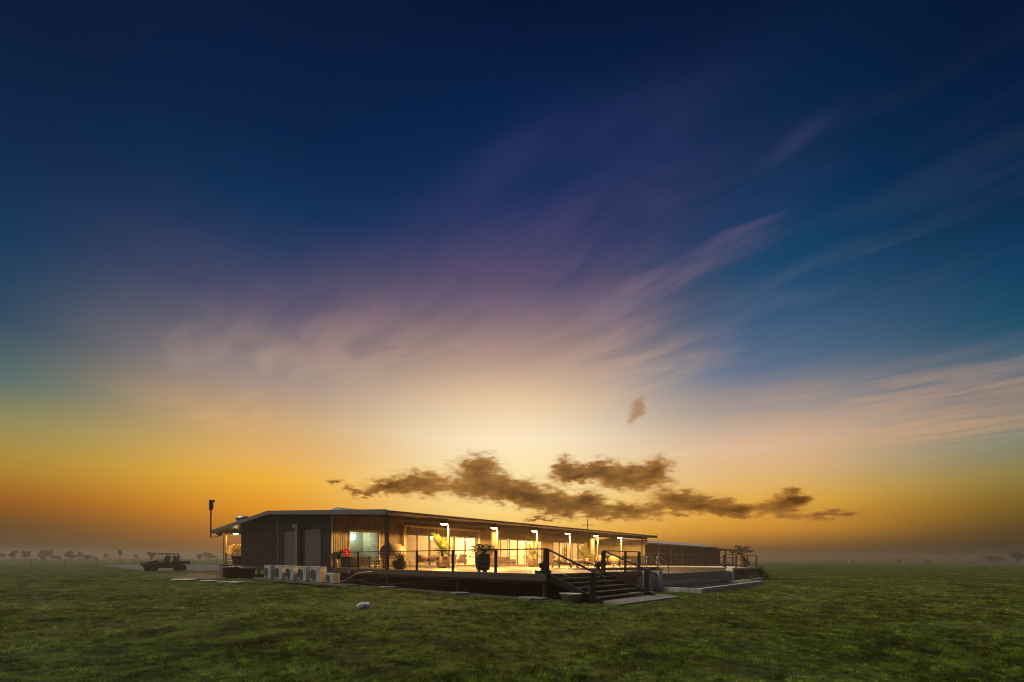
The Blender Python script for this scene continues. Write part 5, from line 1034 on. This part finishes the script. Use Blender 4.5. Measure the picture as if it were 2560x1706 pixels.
TL = {3: 'largest flat topped acacia between the fence posts in the misty paddock', 15: 'wide hazy tree just beyond the house end of the paddock', 13: 'rounded tree rising right behind the buggy roof', 14: 'small rounded tree between the buggy and the house end', 16: 'very wide low tree farthest back in the mist'}
for i, a in enumerate(TREES):
    lab = {'u': 'flat topped acacia fading into the mist across the paddock', 'r': 'rounded tree fading into the mist across the paddock', 'p': 'lone shaggy fan palm in the misty paddock beside the buggy'}[a[4]]
    tree(i, *a, lab, {'u': 'flat topped trees across the misty paddock', 'r': 'rounded trees across the misty paddock', 'p': None}[a[4]])
    if i in TL: [o for o in C.objects if o.name.startswith(('acacia_tree', 'paddock_tree'))][-1]['label'] = TL[i]
for i, a in enumerate([(297.2, -12.9, 3.0, 2.8, 'u'), (328.3, -47.4, 7.2, 8.9, 'r'), (363.3, -41.5, 5.6, 10.5, 'r'), (300.7, -1.9, 2.6, 1.9, 'r'), (309.5, 18.2, 2.4, 1.6, 'r')]):
    tree(i+40, *a, ['small thin tree far beyond the pool end of the lawn', 'large dark tree far beyond the open lawn on the pool side', 'broad low tree next to the large dark one on the pool side', 'tiny bush like tree in the mist on the pool side', 'tiny bush like tree in the mist right of the shrub'][i], 'trees in the mist on the pool side')
sc = MB(); rg = random.Random(11)
for k in range(5200):
    if rg.random() < 0.55: x, y_ = rg.uniform(-30, 90), rg.uniform(290, 345)
    else: q = rg.random(); x, y_ = 330+rg.uniform(-25, 25)+30*q, 150-200*q
    hh = 0.5+1.3*max(0, noise.noise((x*0.05, y_*0.05, 1)))+rg.uniform(0, 0.6)
    sc.leaf((x, y_, rg.uniform(0, hh)), (rg.uniform(-1, 1), rg.uniform(-1, 1), rg.uniform(-0.2, 1)), 0.9, 0.5, 0.4, 2)
o = obj('distant_scrub', sc, 'leaf_tree'); o['kind'] = 'stuff'; o['label'] = 'low scrub along the far edge of the paddock fading into mist'; o['category'] = 'scrub'

# ------------------------------------------------------------------ grass
def grass_mat():
    m = bpy.data.materials.new('grass_blade'); m.use_nodes = True
    t = NT(m.node_tree); t.n.clear()
    g = t.new('ShaderNodeNewGeometry'); oi = t.new('ShaderNodeObjectInfo'); P_ = g.outputs['Position']
    mid = t.noise(P_, 1.1, 7, 0.72); big = t.noise(P_, 0.16, 5, 0.6)
    c = t.mix(t.rng(mid, 0.40, 0.62), (0.036, 0.064, 0.003, 1), (0.175, 0.255, 0.016, 1))
    c = t.mix(t.m('MULTIPLY', t.rng(big, 0.42, 0.66), 0.65), c, (0.240, 0.315, 0.060, 1))
    c = t.mix(t.m('MULTIPLY', t.m('POWER', oi.outputs['Random'], 3.0), 0.45), c, (0.20, 0.17, 0.05, 1))
    rv_ = t.m('FRACT', t.m('MULTIPLY', oi.outputs['Random'], 7.31)); fin = t.rng(t.noise(P_, 7.0, 4, 0.7), 0.38, 0.62)
    c = t.v('SCALE', c, t.m('MULTIPLY', t.m('ADD', 0.28, t.m('MULTIPLY', t.m('POWER', rv_, 1.5), 1.85)), t.m('ADD', 0.25, t.m('MULTIPLY', fin, 1.2))))
    d = t.new('ShaderNodeBsdfPrincipled'); d.inputs['Roughness'].default_value = 0.6; d.inputs['Specular IOR Level'].default_value = 0.12; t.put(d.inputs['Base Color'], c)
    tr = t.new('ShaderNodeBsdfTranslucent'); t.put(tr.inputs[0], c)
    mx = t.new('ShaderNodeMixShader'); mx.inputs[0].default_value = 0.35; t.l.new(d.outputs[0], mx.inputs[1]); t.l.new(tr.outputs[0], mx.inputs[2])
    o_ = t.new('ShaderNodeOutputMaterial'); t.l.new(mx.outputs[0], o_.inputs[0]); MATS['grass_blade'] = m
grass_mat()
gc = bpy.data.collections.new('grass_tufts')
for k in range(6):
    mb = MB(); rg = random.Random(k+20)
    for j in range(22):
        a = rg.uniform(0, 6.28); r = 0.085*math.sqrt(rg.random()); le = rg.uniform(0.3, 1.1)
        mb.leaf((r*math.cos(a*3.1), r*math.sin(a*3.1), -0.01), (math.cos(a)*le, math.sin(a)*le, 1.0), rg.uniform(0.04, 0.10), 0.009, rg.uniform(0.1, 0.9), 3, rg.uniform(-1, 1))
    me = mb.mesh('tuft'); me.materials.append(MATS['grass_blade']); gc.objects.link(bpy.data.objects.new('tuft', me))
fwd = Vector((math.cos(HEAD), math.sin(HEAD))); rgt = Vector((math.sin(HEAD), -math.cos(HEAD)))
def blocked(x, y_):
    if x > -0.75 and y_ > -0.5 and x < 34 and y_ < 41: return True
    if -0.1 < x < 5.5 and -3.5 < y_ < -0.4: return True
    if 7.9 < x < 27.5 and -3.25 < y_: return y_ < 12
    if -6.4 < x < 0.5 and 29.0 < y_ < 46: return noise.noise((x*0.6, y_*0.6, 9)) > -0.25
    if y_ > 55 and x > -4+0.02*(y_-55): return True
    for a, b, r in PATCH:
        if abs(x-a) < r and (x-a)**2+(y_-b)**2 < (r*0.8)**2: return True
    return False
pts = []; scs = []; rg = random.Random(99)
for y0, y1, den, s0 in ((4.6, 9, 80, 0.9), (9, 14, 48, 1.05), (14, 24, 18, 1.6), (24, 42, 7, 2.3), (42, 80, 2.0, 3.2)):
    area = 1.24*(y1*y1-y0*y0); n = int(area*den)
    for _ in range(n):
        d = math.sqrt(rg.uniform(y0*y0, y1*y1)); q = rg.uniform(-1.22, 1.22)*d
        x, y_ = -14.1+fwd.x*d+rgt.x*q, -10.9+fwd.y*d+rgt.y*q
        if blocked(x, y_): continue
        if d > 40 and rg.random() < (d-40)/40: continue
        bare = noise.noise((x*0.85, y_*0.85, 4.0))+0.5*noise.noise((x*2.3, y_*2.3, 8.0))
        if bare < -0.42: continue
        hgt = 0.9+0.75*noise.noise((x*0.5, y_*0.5, 2.0))+0.6*noise.noise((x*1.7, y_*1.7, 6.0))
        if -3.4 < x < 0 and 10 < y_ < 25.5: hgt *= 0.4
        pts.append((x, y_, gz(x, y_)-0.004)); scs.append((s0*rg.uniform(0.8, 1.2), s0*rg.uniform(0.8, 1.2), max(0.3, hgt)*rg.uniform(0.7, 1.2)*min(1.15, 0.8+0.1*s0)))
gm = bpy.data.meshes.new('grass_points'); gm.from_pydata(pts, [], []); at_ = gm.attributes.new('size', 'FLOAT_VECTOR', 'POINT'); at_.data.foreach_set('vector', [q for c_ in scs for q in c_])
go = link(bpy.data.objects.new('lawn_grass', gm)); go['kind'] = 'stuff'; go['label'] = 'short dewy lawn grass around the lodge'; go['category'] = 'grass'
ng = bpy.data.node_groups.new('scatter_grass', 'GeometryNodeTree'); ng.interface.new_socket('Geometry', in_out='INPUT', socket_type='NodeSocketGeometry'); ng.interface.new_socket('Geometry', in_out='OUTPUT', socket_type='NodeSocketGeometry')
gi = ng.nodes.new('NodeGroupInput'); gout = ng.nodes.new('NodeGroupOutput'); ci = ng.nodes.new('GeometryNodeCollectionInfo'); ci.inputs['Collection'].default_value = gc; ci.inputs['Separate Children'].default_value = True; ci.inputs['Reset Children'].default_value = True
ip = ng.nodes.new('GeometryNodeInstanceOnPoints'); ip.inputs['Pick Instance'].default_value = True
rv = ng.nodes.new('FunctionNodeRandomValue'); rv.data_type = 'FLOAT_VECTOR'; rv.inputs[0].default_value = (-0.12, -0.12, 0); rv.inputs[1].default_value = (0.12, 0.12, 6.28)
na_ = ng.nodes.new('GeometryNodeInputNamedAttribute'); na_.data_type = 'FLOAT_VECTOR'; na_.inputs[0].default_value = 'size'
ng.links.new(gi.outputs[0], ip.inputs['Points']); ng.links.new(ci.outputs[0], ip.inputs['Instance']); ng.links.new(rv.outputs[0], ip.inputs['Rotation']); ng.links.new(na_.outputs[0], ip.inputs['Scale']); ng.links.new(ip.outputs[0], gout.inputs[0])
md = go.modifiers.new('scatter', 'NODES'); md.node_group = ng

# ------------------------------------------------------------------ ground mist
hz = bpy.data.materials.new('mist'); hz.use_nodes = True
t = NT(hz.node_tree); t.n.clear(); pv = t.new('ShaderNodeVolumePrincipled'); pv.inputs['Color'].default_value = (0.95, 0.80, 0.64, 1); pv.inputs['Density'].default_value = 0.0010; pv.inputs['Anisotropy'].default_value = 0.3
t.l.new(pv.outputs[0], t.new('ShaderNodeOutputMaterial').inputs['Volume'])
ho = obj('haze', MB().box(-620, 600, -620, 600, -1.2, 7.8), hz); ho['kind'] = 'stuff'
